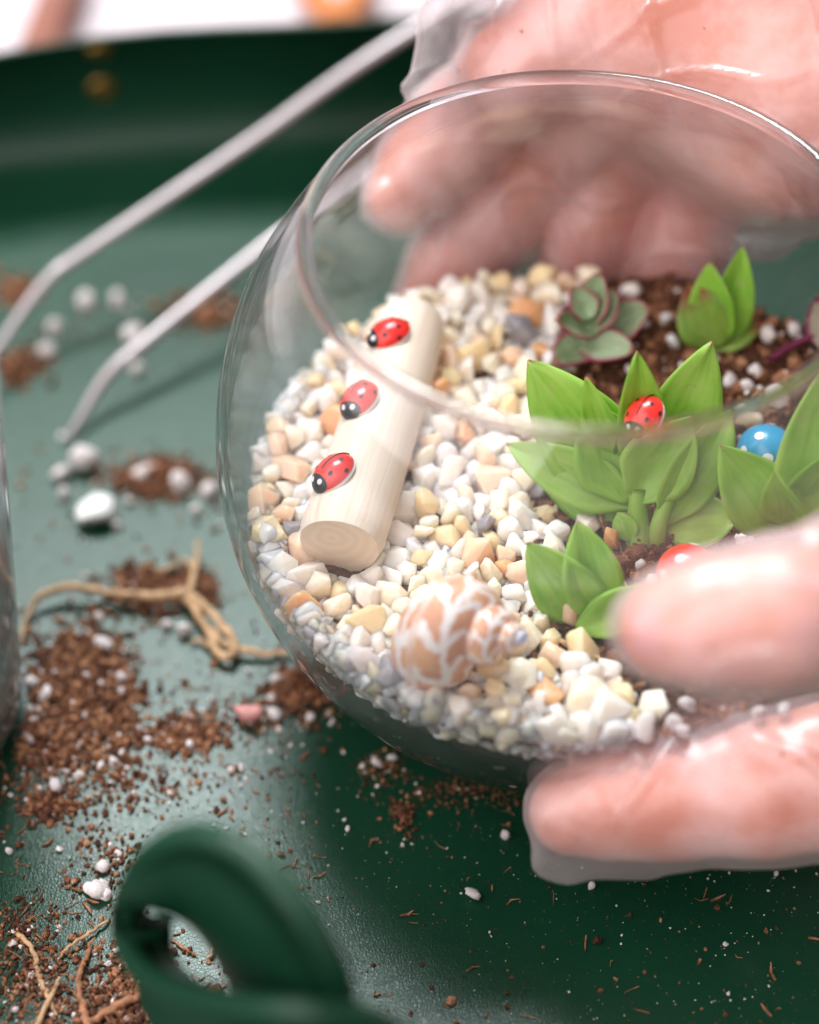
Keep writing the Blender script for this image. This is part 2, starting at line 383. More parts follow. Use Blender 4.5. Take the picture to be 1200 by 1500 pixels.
def mat_shell():
    m, nt, out = new_mat('snail_shell')
    b = N(nt, 'ShaderNodeBsdfPrincipled')
    uv = N(nt, 'ShaderNodeUVMap')
    sp = N(nt, 'ShaderNodeSeparateXYZ'); L(nt, uv.outputs[0], sp.inputs[0])
    nd = N(nt, 'ShaderNodeTexNoise', i_Scale=1.3, i_Detail=3.0, i_Roughness=0.6); L(nt, uv.outputs[0], nd.inputs['Vector'])
    def mt(op, a_, b_=None, c_=None):
        q = N(nt, 'ShaderNodeMath', operation=op)
        for k_, v_ in enumerate((a_, b_, c_)):
            if v_ is None: continue
            if isinstance(v_, (int, float)): q.inputs[k_].default_value = v_
            else: L(nt, v_, q.inputs[k_])
        return q.outputs[0]
    zig = mt('PINGPONG', sp.outputs['Y'], 0.5)
    ph = mt('ADD', mt('MULTIPLY_ADD', zig, 1.15, sp.outputs['X']), mt('MULTIPLY', nd.outputs['Fac'], 1.1))
    band = mt('PINGPONG', ph, 0.5)                                       # 0 .. 0.5 across one stripe
    br_ = mt('PINGPONG', mt('ADD', sp.outputs['Y'], mt('MULTIPLY', nd.outputs['Fac'], 0.8)), 0.5)
    pat = mt('MINIMUM', band, mt('MULTIPLY', br_, 1.6))
    br = ramp(nt, [(0.30, (0.56, 0.25, 0.15)), (0.5, (0.70, 0.36, 0.22)), (0.68, (0.82, 0.50, 0.28))])
    n5 = N(nt, 'ShaderNodeTexNoise', i_Scale=0.9, i_Detail=2.0); L(nt, uv.outputs[0], n5.inputs['Vector']); L(nt, n5.outputs['Fac'], br.inputs['Fac'])
    er = ramp(nt, [(0.11, (0, 0, 0)), (0.19, (1, 1, 1))]); L(nt, pat, er.inputs['Fac'])
    mx = N(nt, 'ShaderNodeMix', data_type='RGBA'); L(nt, er.outputs['Color'], mx.inputs['Factor'])
    mx.inputs[6].default_value = (0.88, 0.82, 0.79, 1); L(nt, br.outputs['Color'], mx.inputs[7])
    # pale apex
    at = N(nt, 'ShaderNodeAttribute', attribute_name='apex')
    m3 = N(nt, 'ShaderNodeMix', data_type='RGBA'); L(nt, at.outputs['Fac'], m3.inputs['Factor'])
    L(nt, mx.outputs[2], m3.inputs[6]); m3.inputs[7].default_value = (0.55, 0.56, 0.66, 1)
    L(nt, m3.outputs[2], b.inputs['Base Color'])
    b.inputs['Roughness'].default_value = 0.38
    b.inputs['Subsurface Weight'].default_value = 0.15
    b.inputs['Subsurface Radius'].default_value = (0.002, 0.0015, 0.001)
    L(nt, b.outputs[0], out.inputs['Surface'])
    return m

M = dict(
    leather=mat_leather(), thin_glass=mat_thin_glass('thin_bowl_glass'), glass=mat_glass('bowl_glass', (0.975, 0.972, 0.98)), skin=mat_skin(), glove=mat_glove(), pebble=mat_pebble(), pebble_own=mat_pebble(True),
    soil=mat_soil(), crumb=mat_soil('soil_crumbs', 1.35), wood=mat_wood(), wood_end=mat_wood_end(), shell=mat_shell(),
    leaf=mat_leaf('fresh_leaf', (0.15, 0.38, 0.030), (0.27, 0.54, 0.055), (0.40, 0.63, 0.10)),
    leaf_pale=mat_leaf('pale_leaf', (0.21, 0.45, 0.045), (0.32, 0.57, 0.08), (0.45, 0.65, 0.14)),
    leaf_red=mat_leaf('reddened_leaf', (0.13, 0.28, 0.03), (0.22, 0.36, 0.05), (0.30, 0.42, 0.08), tip=(0.26, 0.08, 0.03)),
    leaf_rosette=mat_leaf('rosette_leaf', (0.20, 0.32, 0.14), (0.34, 0.45, 0.25), (0.46, 0.54, 0.36), c_edge=(0.38, 0.045, 0.10), edge_pow=0.74),
    leaf_purple=mat_leaf('purple_leaf', (0.16, 0.10, 0.09), (0.40, 0.34, 0.26), (0.48, 0.44, 0.32), c_edge=(0.20, 0.025, 0.075), edge_pow=0.6),
    leaf_dry=simple('dry_leaf', (0.52, 0.33, 0.19), 0.7, noise_amt=0.35, noise_scale=260),
    red=simple('red_paint', (0.78, 0.025, 0.018), 0.28, coat=0.3), black=simple('black_paint', (0.012, 0.012, 0.016), 0.3),
    white=simple('white_paint', (0.82, 0.80, 0.78), 0.4), blue=simple('blue_paint', (0.02, 0.30, 0.52), 0.3, coat=0.3),
    perlite=simple('perlite', (0.74, 0.66, 0.65), 0.8, noise_amt=0.10, noise_scale=700, bump=0.4, bump_scale=1500),
    pinkstone=simple('pink_stone', (0.66, 0.30, 0.28), 0.7, noise_amt=0.25, noise_scale=400, bump=0.6),
    root=simple('root', (0.50, 0.31, 0.17), 0.75, noise_amt=0.35, noise_scale=500, bump=0.7),
    root_dark=simple('soil_root', (0.30, 0.13, 0.065), 0.8, noise_amt=0.5, noise_scale=700, bump=1.0),
    steel=simple('brushed_steel', (0.46, 0.40, 0.41), 0.40, metallic=0.85, noise_amt=0.08, noise_scale=90),
    brass=simple('brass', (0.42, 0.24, 0.07), 0.4, metallic=1.0),
    table=simple('pale_cloth', (0.60, 0.52, 0.55), 0.8, noise_amt=0.12, noise_scale=14),
    orange=simple('orange_stem', (0.62, 0.20, 0.05), 0.6, noise_amt=0.2, noise_scale=80),
    brown=simple('brown_rod', (0.30, 0.11, 0.075), 0.6, noise_amt=0.2, noise_scale=80),
    nail=simple('finger_nail', (0.74, 0.32, 0.31), 0.3, sss=0.2),
    jarglass=mat_thin_glass('jar_plastic', 0.10, 0.25, (0.93, 0.97, 0.97)),
    cream=simple('white_filling', (0.72, 0.72, 0.76), 0.5, sss=0.2, noise_amt=0.06, noise_scale=60),
    aqua=simple('aqua_gel', (0.25, 0.52, 0.56), 0.35, noise_amt=0.1, noise_scale=60),
)

# ------------------------------------------------------------------ object helpers
WLOC = {}
def link_mesh(name, V, F, mat, loc=(0, 0, 0), smooth=True, uv=None, attr=None):
    me = bpy.data.meshes.new(name)
    V = np.asarray(V, float) - np.asarray(loc, float)
    me.from_pydata(V.tolist(), [], [tuple(int(i) for i in f) for f in F])
    if smooth: me.polygons.foreach_set('use_smooth', [True] * len(me.polygons))
    if uv is not None:
        ul = me.uv_layers.new(name='UVMap')
        idx = np.empty(len(me.loops), dtype=np.int32); me.loops.foreach_get('vertex_index', idx)
        ul.data.foreach_set('uv', np.asarray(uv, float)[idx].ravel())
    if attr:
        for k, a in attr.items():
            la = me.attributes.new(k, 'FLOAT', 'POINT'); la.data.foreach_set('value', np.asarray(a, float))
    me.materials.append(mat)
    o = bpy.data.objects.new(name, me); COL.objects.link(o)
    return o
def tag(o, label, cat=None, group=None, kind=None):
    if label: o['label'] = label
    if cat: o['category'] = cat
    if group: o['group'] = group
    if kind: o['kind'] = kind
    return o
def thing(name, label, cat, loc=(0, 0, 0), group=None):
    o = bpy.data.objects.new(name, None); COL.objects.link(o)
    o.empty_display_size = 0.005
    o.location = tuple(loc); WLOC[o.name] = np.asarray(loc, float)
    return tag(o, label, cat, group)
def part(name, V, F, mat, parent, **kw):
    base = WLOC[parent.name]
    o = link_mesh(name, V, F, mat, loc=base, **kw)
    o.parent = parent; WLOC[o.name] = base
    return o
def solo(name, V, F, mat, label, cat, group=None, kind=None, loc=None, **kw):
    V = np.asarray(V, float)
    if loc is None:
        c = V.mean(0); loc = np.array([c[0], c[1], V[:, 2].min()])
    o = link_mesh(name, V, F, mat, loc=loc, **kw)
    o.location = tuple(loc); WLOC[o.name] = np.asarray(loc, float)
    return tag(o, label, cat, group, kind)

def nrm(v):
    v = np.asarray(v, float); return v / (np.linalg.norm(v) + 1e-12)
def grid_faces(nu, nv, close_u=False, close_v=False, off=0):
    F = []
    for i in range(nu if close_u else nu - 1):
        for j in range(nv if close_v else nv - 1):
            a = i * nv + j; b = ((i + 1) % nu) * nv + j
            c = ((i + 1) % nu) * nv + (j + 1) % nv; d = i * nv + (j + 1) % nv
            F.append((a + off, b + off, c + off, d + off))
    return F
def catmull(pts, n):
    pts = np.asarray(pts, float)
    p = np.vstack([2 * pts[0] - pts[1], pts, 2 * pts[-1] - pts[-2]])
    out = []
    for i in range(1, len(p) - 2):
        for k in range(n):
            t = k / n
            out.append(0.5 * ((2 * p[i]) + (-p[i-1] + p[i+1]) * t + (2*p[i-1] - 5*p[i] + 4*p[i+1] - p[i+2]) * t*t + (-p[i-1] + 3*p[i] - 3*p[i+1] + p[i+2]) * t**3))
    out.append(p[-2])
    return np.array(out)
def sweep(pts, rad, nseg=8, flat=1.0, side=None, caps=True):
    """tube along pts; rad scalar/list; flat scales the second axis"""
    pts = np.asarray(pts, float); n = len(pts)
    rad = np.full(n, rad) if np.isscalar(rad) else np.interp(np.linspace(0, 1, n), np.linspace(0, 1, len(rad)), rad)
    V = []; s = np.array([0.1, 0.2, 1.0]) if side is None else np.asarray(side, float)
    for i in range(n):
        t = nrm(pts[min(i + 1, n - 1)] - pts[max(i - 1, 0)])
        a = s - t * (s @ t)
        if np.linalg.norm(a) < 1e-4: a = np.cross(t, [1, 0.3, 0])
        a = nrm(a); b = np.cross(t, a)
        if side is None: s = a
        for k in range(nseg):
            w = 2 * math.pi * k / nseg
            V.append(pts[i] + rad[i] * (math.cos(w) * a * flat + math.sin(w) * b))
    F = grid_faces(n, nseg, close_v=True)
    if caps:
        F.append(tuple(range(nseg))[::-1]); F.append(tuple((n - 1) * nseg + k for k in range(nseg)))
    return np.array(V), F
def lathe(profile, nseg=64, center=(0, 0)):
    V = []
    for r, z in profile:
        for k in range(nseg):
            w = 2 * math.pi * k / nseg
            V.append((center[0] + r * math.cos(w), center[1] + r * math.sin(w), z))
    return np.array(V), grid_faces(len(profile), nseg, close_v=True)
_ico = {}
def ico(sub):
    if sub in _ico: return _ico[sub]
    import bmesh
    bm = bmesh.new(); bmesh.ops.create_icosphere(bm, subdivisions=sub, radius=1)
    bm.verts.ensure_lookup_table()
    V = np.array([v.co[:] for v in bm.verts]); F = [tuple(v.index for v in f.verts) for f in bm.faces]
    bm.free(); _ico[sub] = (V, F); return V, F
def rock(sub, planes, seed, p=14.0, squash=(1, 1, 1), jit=0.25, rough=0.0):
    """rounded polyhedron: icosphere pulled in to random planes"""
    r = np.random.default_rng(seed)
    V, F = ico(sub)
    n = r.normal(size=(planes, 3)); n /= np.linalg.norm(n, axis=1)[:, None]
    d = 1 + r.uniform(-jit, jit, planes)
    q = np.clip(V @ n.T, 1e-3, None) / d
    rad = 1 / ((q ** p).sum(1) + 0.35 ** p) ** (1 / p)
    rad = np.clip(rad, 0.4, 1.35)
    W = V * rad[:, None] * np.array(squash)
    if rough: W = W * (1 + r.normal(size=(len(W), 1)) * rough)
    return W, F

class Soup:
    """many small pieces that nobody counts, gathered in one mesh"""
    def __init__(s): s.V = []; s.F = []; s.R = []; s.n = 0
    def add(s, V, F, rnd=0.0):
        s.V.append(V); s.F += [tuple(i + s.n for i in f) for f in F]; s.R += [rnd] * len(V); s.n += len(V)
    def build(s, name, mat, label, cat=None, kind='stuff', smooth=True, parent=None):
        V = np.vstack(s.V)
        if parent is not None:
            o = part(name, V, s.F, mat, parent, smooth=smooth, attr={'rnd': s.R}); o['kind'] = kind; return o
        return solo(name, V, s.F, mat, label, cat, kind=kind, smooth=smooth, attr={'rnd': s.R})
def quartz(seed, squash, npts=15, bevel=0.16, seg=2):
    import bmesh
    r = np.random.default_rng(seed); bm = bmesh.new()
    pts = r.normal(size=(npts, 3)); pts /= np.linalg.norm(pts, axis=1)[:, None]
    for q in pts * r.uniform(0.82, 1.12, (npts, 1)) * np.array(squash): bm.verts.new(q)
    res = bmesh.ops.convex_hull(bm, input=bm.verts[:])
    bmesh.ops.delete(bm, geom=[v for v in bm.verts if not v.link_faces], context='VERTS')
    bmesh.ops.dissolve_limit(bm, angle_limit=0.22, verts=bm.verts[:], edges=bm.edges[:])
    bmesh.ops.bevel(bm, geom=bm.edges[:], offset=bevel, segments=seg, profile=0.5, affect='EDGES', clamp_overlap=True)
    bmesh.ops.triangulate(bm, faces=bm.faces[:]); bmesh.ops.recalc_face_normals(bm, faces=bm.faces[:])
    bm.verts.ensure_lookup_table()
    V = np.array([v.co[:] for v in bm.verts]); F = [tuple(v.index for v in f.verts) for f in bm.faces]; bm.free()
    return V * 1.34, F
def rand_rot(r=RNG):
    q = r.normal(size=4); q /= np.linalg.norm(q)
    w, x, y, z = q
    return np.array([[1-2*(y*y+z*z), 2*(x*y-z*w), 2*(x*z+y*w)], [2*(x*y+z*w), 1-2*(x*x+z*z), 2*(y*z-x*w)], [2*(x*z-y*w), 2*(y*z+x*w), 1-2*(x*x+y*y)]])

# ------------------------------------------------------------------ table and mat
tb = link_mesh('table', [(-6, -6, -0.004), (6, -6, -0.004), (6, 6, -0.004), (-6, 6, -0.004)], [(0, 1, 2, 3)], M['table'])
tb['kind'] = 'structure'

WALL_H = 0.036
e0 = P(0, 86, WALL_H); e1 = P(640, 36, WALL_H)
edir = nrm((e1 - e0) * [1, 1, 0]); eperp = np.array([-edir[1], edir[0], 0])   # eperp points away from the camera
mat_root = thing('planting_mat', 'dark green leatherette planting mat with turned-up rim lying under everything', 'mat', (0, 0, 0))
prof = [(-0.75, 0.0), (-0.40, 0.0), (-0.2, 0.0), (-0.1, 0.0), (-0.06, 0.0), (-0.038, 0.0), (-0.018, 0.0003), (-0.006, 0.0012), (0.004, 0.0040), (0.009, 0.0100), (0.0095, 0.018), (0.007, 0.026), (0.003, 0.0325), (0.0, WALL_H)]
prof = catmull([(a, b, 0) for a, b in prof], 4)[:, :2]
S = np.linspace(-0.45, 0.75, 90)
def mat_pt(s, a, z):
    wob = 0.0025 * math.sin(s * 23 + 0.6) + 0.0015 * math.sin(s * 61)
    k = min(1, max(0, z / WALL_H))
    p = e0 * [1, 1, 0] + edir * s + eperp * (a + k * wob)
    return np.array([p[0], p[1], z * (1 + 0.05 * math.sin(s * 17)) + (0 if z > 0 else 0)])
Vt = []
for s in S:
    for a, z in prof: Vt.append(mat_pt(s, a, z))
nT = len(Vt)
th = 0.0016
for s in S:                                       # outer face of the sheet
    for a, z in prof:
        k = min(1, z / 0.012)
        Vt.append(mat_pt(s, a, z) + eperp * th * k + np.array([0, 0, -th * (1 - k)]))
nS, nP = len(S), len(prof)
F = grid_faces(nS, nP) + [f[::-1] for f in grid_faces(nS, nP, off=nT)]
for i in range(nS - 1):
    a, b = i * nP + nP - 1, (i + 1) * nP + nP - 1
    F.append((a, b, b + nT, a + nT))
F = [f[::-1] for f in F]
part('sheet', Vt, F, M['leather'], mat_root)
# brass press studs on the turned-up rim
def project(p):
    v = p - CAM; d = v @ FWD
    return 600 + FPX * (v @ RGT) / d, 750 - FPX * (v @ UPV) / d
for x, iz in ((145, 0.0315), (151, 0.0185)):
    k = min(range(len(prof)), key=lambda i: abs(prof[i][1] - iz)); a_, z_ = prof[k]
    s_ = min(np.linspace(-0.2, 0.4, 1200), key=lambda q: abs(project(mat_pt(q, a_, z_))[0] - x))
    c = mat_pt(s_, a_, z_); da, dz = prof[min(k + 1, len(prof) - 1)] - prof[k - 1]
    n = nrm(-eperp * dz + np.array([0, 0, da]))
    t1 = edir; t2 = np.cross(n, t1)
    V = []; pr = [(0.0032, 0.0), (0.0032, 0.0004), (0.0028, 0.0009), (0.0020, 0.0010), (0.0015, 0.0006), (0.0008, 0.0008), (0.0002, 0.0010)]
    for r, h in pr:
        for k in range(20):
            w = 2 * math.pi * k / 20; V.append(c + n * h + r * (math.cos(w) * t1 + math.sin(w) * t2))
    part('press_stud', V, grid_faces(len(pr), 20, close_v=True) + [tuple((len(pr) - 1) * 20 + k for k in range(20))], M['brass'], mat_root)

# pinched-up corner loop of the mat, close to the camera
rim_px = [(660, 1640, .046), (525, 1520, .053), (492, 1425, .070), (442, 1335, .078), (372, 1258, .080), (296, 1226, .078), (226, 1252, .068), (190, 1312, .050),
          (184, 1368, .040), (206, 1418, .042), (262, 1452, .050), (350, 1474, .060), (430, 1482, .066), (530, 1492, .064), (640, 1560, .048)]
foot_px = [(650, 1700, .0004), (490, 1580, .0004), (425, 1520, .004), (380, 1474, .012), (346, 1412, .024), (310, 1350, .034), (266, 1314, .041), (230, 1314, .040),
           (206, 1344, .036), (200, 1418, .026), (215, 1490, .012), (290, 1580, .002), (420, 1640, .0004), (540, 1680, .0004), (640, 1720, .0004)]
top = catmull([P(*q) for q in rim_px], 6); feet = catmull([P(*q) for q in foot_px], 6)
nl = len(top); lev = 12; V = []
for side_ in (0, 1):
    for i in range(nl):
        t = nrm((top[min(i+1, nl-1)] - top[max(i-1, 0)]) * [1, 1, 0]); o_ = np.array([t[1], -t[0], 0.0]) * -1
        for j in range(lev):
            k = j / (lev - 1)
            p = feet[i] * (1 - k) + top[i] * k + o_ * 0.0035 * math.sin(math.pi * k)
            V.append(p + o_ * (0.0024 * side_))
Fl = grid_faces(nl, lev) + [f[::-1] for f in grid_faces(nl, lev, off=nl * lev)]
for i in range(nl - 1):
    a, b = i * lev + lev - 1, (i + 1) * lev + lev - 1
    Fl.append((a, a + nl * lev, b + nl * lev, b))
lp = part('corner_loop', V, Fl, M['leather'], mat_root)
V, F = sweep(top + np.array([0, 0, 0.0002]), 0.0021, 10)
part('rolled_edge', V, F, M['leather'], mat_root)
lp['label'] = 'curled corner of the green mat forming a loop'

# things on the pale cloth beyond the mat
def beyond(pxs, z): return [P(x, y, z) for x, y in pxs]
V, F = sweep(beyond([(105, -60), (88, -10), (62, 62), (50, 95)], 0.004), 0.0052, 10)
solo('stick', V, F, M['brown'], 'brown slanting stick lying on pale cloth behind the mat', 'stick')
st = thing('stem', 'forked orange stem lying on pale cloth behind the mat', 'stem', P(497, 30, -0.004))
V, F = sweep(beyond([(440, -30), (470, 5), (497, 34)], 0.002), [0.003, 0.0035, 0.0035], 10); part('branch', V, F, M['orange'], st)
V, F = sweep(beyond([(545, -40), (520, 0), (497, 34)], 0.003), [0.003, 0.0035, 0.0035], 10); part('branch', V, F, M['orange'], st)

# ------------------------------------------------------------------ glass bowl
CZ = BOWL_C[2]
TH_TOP = math.asin(0.0397 / BOWL_R)              # elevation of the rim
outer = []; inner = []
nA = 70
z_base = 0.0006
th0 = -math.asin((CZ - z_base) / BOWL_R)
base_r = math.sqrt(BOWL_R ** 2 - (CZ - z_base) ** 2)
for i in range(nA + 1):
    th = th0 + (TH_TOP - th0) * i / nA
    VS = 1.085 if th > 0 else 1.0
    outer.append((BOWL_R * math.cos(th), CZ + VS * BOWL_R * math.sin(th)))
    t = 0.0013 + 0.0042 * max(0, min(1, (-th + 0.05) / 0.75)) ** 1.2
    ri = BOWL_R - t
    inner.append((ri * math.cos(th), CZ + VS * ri * math.sin(th)))
foot = [(0.0004, 0.0016), (base_r * 0.55, 0.0014), (base_r * 0.85, 0.0008), (base_r * 0.96, z_base)]
ib = inner[0][1]
infl = [(inner[0][0] * 0.75, ib - 0.0004), (inner[0][0] * 0.4, ib - 0.0006), (0.0004, ib - 0.0007)]
r_o, z_o = outer[-1]; r_i, z_i = inner[-1]
bowl = thing('glass_bowl', 'round clear glass bowl filled with pebbles, soil and small plants', 'bowl', (0, 0, 0))
V, F = lathe(foot + outer, 160)
V2, F2 = lathe(inner[::-1] + infl, 160)
off = len(V)
Vb = np.vstack([V, V2]); Fb = [f for f in F] + [tuple(i + off for i in f) for f in F2]
n1 = len(V); Fb.append(tuple(range(160))[::-1]); Fb.append(tuple(off + (len(inner) + len(infl) - 1) * 160 + k for k in range(160)))
Fb = [f[::-1] for f in Fb]
part('wall', Vb, Fb, M['thin_glass'], bowl)
# fire-polished rim bead that closes the wall
dirv = nrm([r_o - r_i, 0, z_o - z_i]); mid = np.array([(r_o + r_i) / 2, (z_o + z_i) / 2])
tang = np.array([-math.sin(TH_TOP), math.cos(TH_TOP)]); outn = np.array([math.cos(TH_TOP), math.sin(TH_TOP)])
bead_c = mid + tang * 0.0012; br = 0.00125
pr = [(r_o, z_o)]
a0, a1 = -0.95, math.pi + 0.95
for i in range(17):
    a = a0 + (a1 - a0) * i / 16
    q = bead_c + br * (math.cos(a) * outn + math.sin(a) * tang); pr.append((q[0], q[1]))
pr.append((r_i, z_i))
V, F = lathe(pr, 160)
V[:, 2] += 0.00012 * np.sin(np.arctan2(V[:, 1], V[:, 0]) * 3 + 1)
V[:160, 2] = z_o; V[-160:, 2] = z_i
part('rim', V, [f[::-1] for f in F], M['glass'], bowl)

# ------------------------------------------------------------------ bed of soil and gravel in the bowl
def inner_r(z):                                   # free radius inside the glass at height z
    s = (z - CZ) / BOWL_R
    th = math.asin(max(-0.99, min(0.99, s)))
    t = 0.0013 + 0.0042 * max(0, min(1, (-th + 0.05) / 0.75)) ** 1.2
    R = BOWL_R - t
    return math.sqrt(max(1e-9, R * R - (z - CZ) ** 2))
def bed_z(x, y):
    z = 0.0405 + 0.13 * max(0, x - 0.004) + 0.07 * max(0.0, y)
    z += 0.0016 * mnoise.noise((x * 60, y * 60, 3.0))
    return z
def B(x, y, up=0.0):
    z = 0.044
    for _ in range(8):
        p = P(x, y, z + up); z = bed_z(p[0], p[1])
    return P(x, y, z + up)
gap = 0.0011
Vs = []; nr, na = 46, 120
for i in range(nr):
    f = (i / (nr - 1))
    for k in range(na):
        w = 2 * math.pi * k / na
        r = f * (inner_r(0.043) - gap)
        x, y = r * math.cos(w), r * math.sin(w); z = bed_z(x, y)
        if i == nr - 1:
            rr = inner_r(z) - gap; x, y = rr * math.cos(w), rr * math.sin(w)
        ns = 0.0013 * mnoise.fractal((x * 260, y * 260, 1.7), 0.9, 2.0, 4)
        Vs.append((x, y, z + ns - 0.0006))
zt = [Vs[(nr - 1) * na + k][2] for k in range(na)]
nw = 26
z_low = ib + 0.0012
for i in range(1, nw):
    f = i / (nw - 1)
    for k in range(na):
        w = 2 * math.pi * k / na
        z = zt[k] + (z_low - zt[k]) * f
        r = inner_r(z) - gap - 0.0008 * abs(mnoise.noise((math.cos(w) * 14, math.sin(w) * 14, z * 300)))
        Vs.append((r * math.cos(w), r * math.sin(w), z))
Fs = grid_faces(nr + nw - 1, na, close_v=True)
Fs.append(tuple((nr + nw - 2) * na + k for k in range(na)))
soil = solo('soil_bed', Vs, Fs, M['soil'], 'dark brown potting soil filling the glass bowl', 'soil', kind='stuff', attr={'rnd': [0.3] * len(Vs)})

# gravel region: left of this line (pixel line laid on the bed)
line = np.array([B(x, y)[:2] for x, y in [(840, 375), (850, 470), (800, 560), (772, 640), (765, 740), (790, 800), (765, 880), (800, 940), (870, 1000), (930, 1050), (965, 1120)]])
line = line[np.argsort(line[:, 1])]
def gravel_edge(y): return float(np.interp(y, line[:, 1], line[:, 0]))
peb_meshes = []
for i in range(16):
    sq = (RNG.uniform(0.8, 1.25), RNG.uniform(0.7, 1.0), RNG.uniform(0.62, 0.9))
    W, Fp = quartz(100 + i, sq, int(RNG.integers(12, 19)))
    me = bpy.data.meshes.new('pebble'); me.from_pydata(W.tolist(), [], Fp)
    me.polygons.foreach_set('use_smooth', [True] * len(me.polygons)); me.materials.append(M['pebble_own'])
    peb_meshes.append(me)
low_rocks = [quartz(300 + i, (1.12, 0.9, 0.78), 13, 0.16, 1) for i in range(14)]

# wooden stick and shell take room in the gravel
stickN = B(497, 800, 0.0052); stickF = B(604, 470, 0.0062)
STICK_R = 0.0069
def near_stick(p, m):
    d = stickF - stickN; t = max(0, min(1, (p - stickN) @ d / (d @ d)))
    return np.linalg.norm((p - stickN - t * d)[:2]) < m
shell_c = B(672, 916, 0.0096)

def clump_free(p, s, placed, k=0.78):
    for q, r in placed:
        if abs(q[0] - p[0]) < (s + r) and (q[0]-p[0])**2 + (q[1]-p[1])**2 + (q[2]-p[2])**2 < (k * (s + r))**2: return False
    return True
placed = []; tries = 0
while len(placed) < 560 and tries < 30000:
    tries += 1
    w = RNG.uniform(0, 2 * math.pi); r = 0.058 * math.sqrt(RNG.uniform())
    x, y = r * math.cos(w), r * math.sin(w)
    edge = gravel_edge(y) + RNG.normal() * 0.0022
    if x > edge: continue
    s = RNG.uniform(0.0019, 0.0034) if RNG.uniform() < 0.8 else RNG.uniform(0.0030, 0.0039)
    z = bed_z(x, y) + RNG.uniform(-0.0002, 0.0018)
    if r > inner_r(z) - s * 0.9 - 0.0006: continue
    p = np.array([x, y, z])
    if near_stick(p, STICK_R * 0.72 + s * 0.3): continue
    if np.linalg.norm((p - shell_c)[:2]) < 0.0062: continue
    if not clump_free(p, s, placed, 0.62): continue
    placed.append((p, s))
placed.sort(key=lambda q: -q[1])
n_indiv = min(300, len(placed))
PEB_COL = [('white', (0.90, 0.82, 0.75), .24), ('off-white', (0.88, 0.76, 0.67), .20), ('cream', (0.90, 0.76, 0.59), .20), ('honey-yellow', (0.89, 0.65, 0.39), .14),
           ('peach', (0.88, 0.58, 0.41), .14), ('greyish-white', (0.74, 0.67, 0.65), .04), ('orange-brown', (0.72, 0.36, 0.17), .03), ('dark grey', (0.26, 0.26, 0.29), .015)]
PEB_P = np.array([c[2] for c in PEB_COL]); PEB_P = PEB_P / PEB_P.sum()
def peb_place(p, s):
    if near_stick(p, STICK_R + 0.0035): return 'beside the wooden stick'
    if np.linalg.norm((p - shell_c)[:2]) < 0.0135: return 'around the snail shell'
    if p[0] > gravel_edge(p[1]) - 0.006: return 'where the gravel meets the soil'
    if math.hypot(p[0], p[1]) > inner_r(p[2]) - 0.007: return 'against the glass wall of the bowl'
    return 'behind the wooden stick' if p[1] > 0.028 else 'in the open gravel between stick and plants'
def paint_pebble(o, where, s, group):
    k = int(RNG.choice(len(PEB_COL), p=PEB_P)); nm, c, _ = PEB_COL[k]
    v = RNG.uniform(0.93, 1.05); o.color = (*(min(1, q * v) for q in c), 1)
    size = 'small' if s < 0.0024 else ('large' if s > 0.0031 else 'medium-sized')
    tag(o, f'{size} {nm} quartz pebble {where}', 'pebble', group)
for i, (p, s) in enumerate(placed[:n_indiv]):
    o = bpy.data.objects.new('pebble', peb_meshes[i % 16]); COL.objects.link(o)
    o.location = tuple(p); o.rotation_euler = tuple(RNG.uniform(0, 6.28, 3)); o.scale = (s,) * 3
    paint_pebble(o, peb_place(p, s), s, 'pebbles in the glass bowl')
fill = Soup()
for p, s in placed[n_indiv:]:
    W, Fp = low_rocks[int(RNG.integers(14))]; fill.add((W @ rand_rot().T) * s + p, Fp, RNG.uniform())
for _ in range(2600):                             # lower layer and chips between the pebbles
    w = RNG.uniform(0, 2 * math.pi); r = 0.057 * math.sqrt(RNG.uniform())
    x, y = r * math.cos(w), r * math.sin(w)
    if x > gravel_edge(y) + RNG.normal() * 0.0018: continue
    s = RNG.uniform(0.0013, 0.0024); z = bed_z(x, y) - RNG.uniform(0.0009, 0.0020)
    if r > inner_r(z) - s - 0.0005: continue
    W, Fp = low_rocks[int(RNG.integers(14))]; fill.add((W @ rand_rot().T) * s + np.array([x, y, z]), Fp, RNG.uniform())
for _ in range(800):                             # against the glass
    w = RNG.uniform(math.pi * 0.55, math.pi * 1.75); z = 0.0425 - 0.0085 * RNG.uniform() ** 1.1
    s = RNG.uniform(0.0021, 0.0031); r = inner_r(z) - s * 1.0 - RNG.uniform(0.0004, 0.0010)
    x, y = r * math.cos(w), r * math.sin(w)
    if x > gravel_edge(y) - 0.002 + RNG.normal() * 0.0018 + 0.004 * max(0, 0.03 - z) / 0.01: continue
    if z > bed_z(x, y) + 0.001: continue
    W, Fp = low_rocks[int(RNG.integers(14))]; fill.add((W @ rand_rot().T) * s + np.array([x, y, z]), Fp, RNG.uniform())
fill.build('gravel', M['pebble'], 'fine pale quartz gravel packed between and below the larger pebbles', 'gravel')

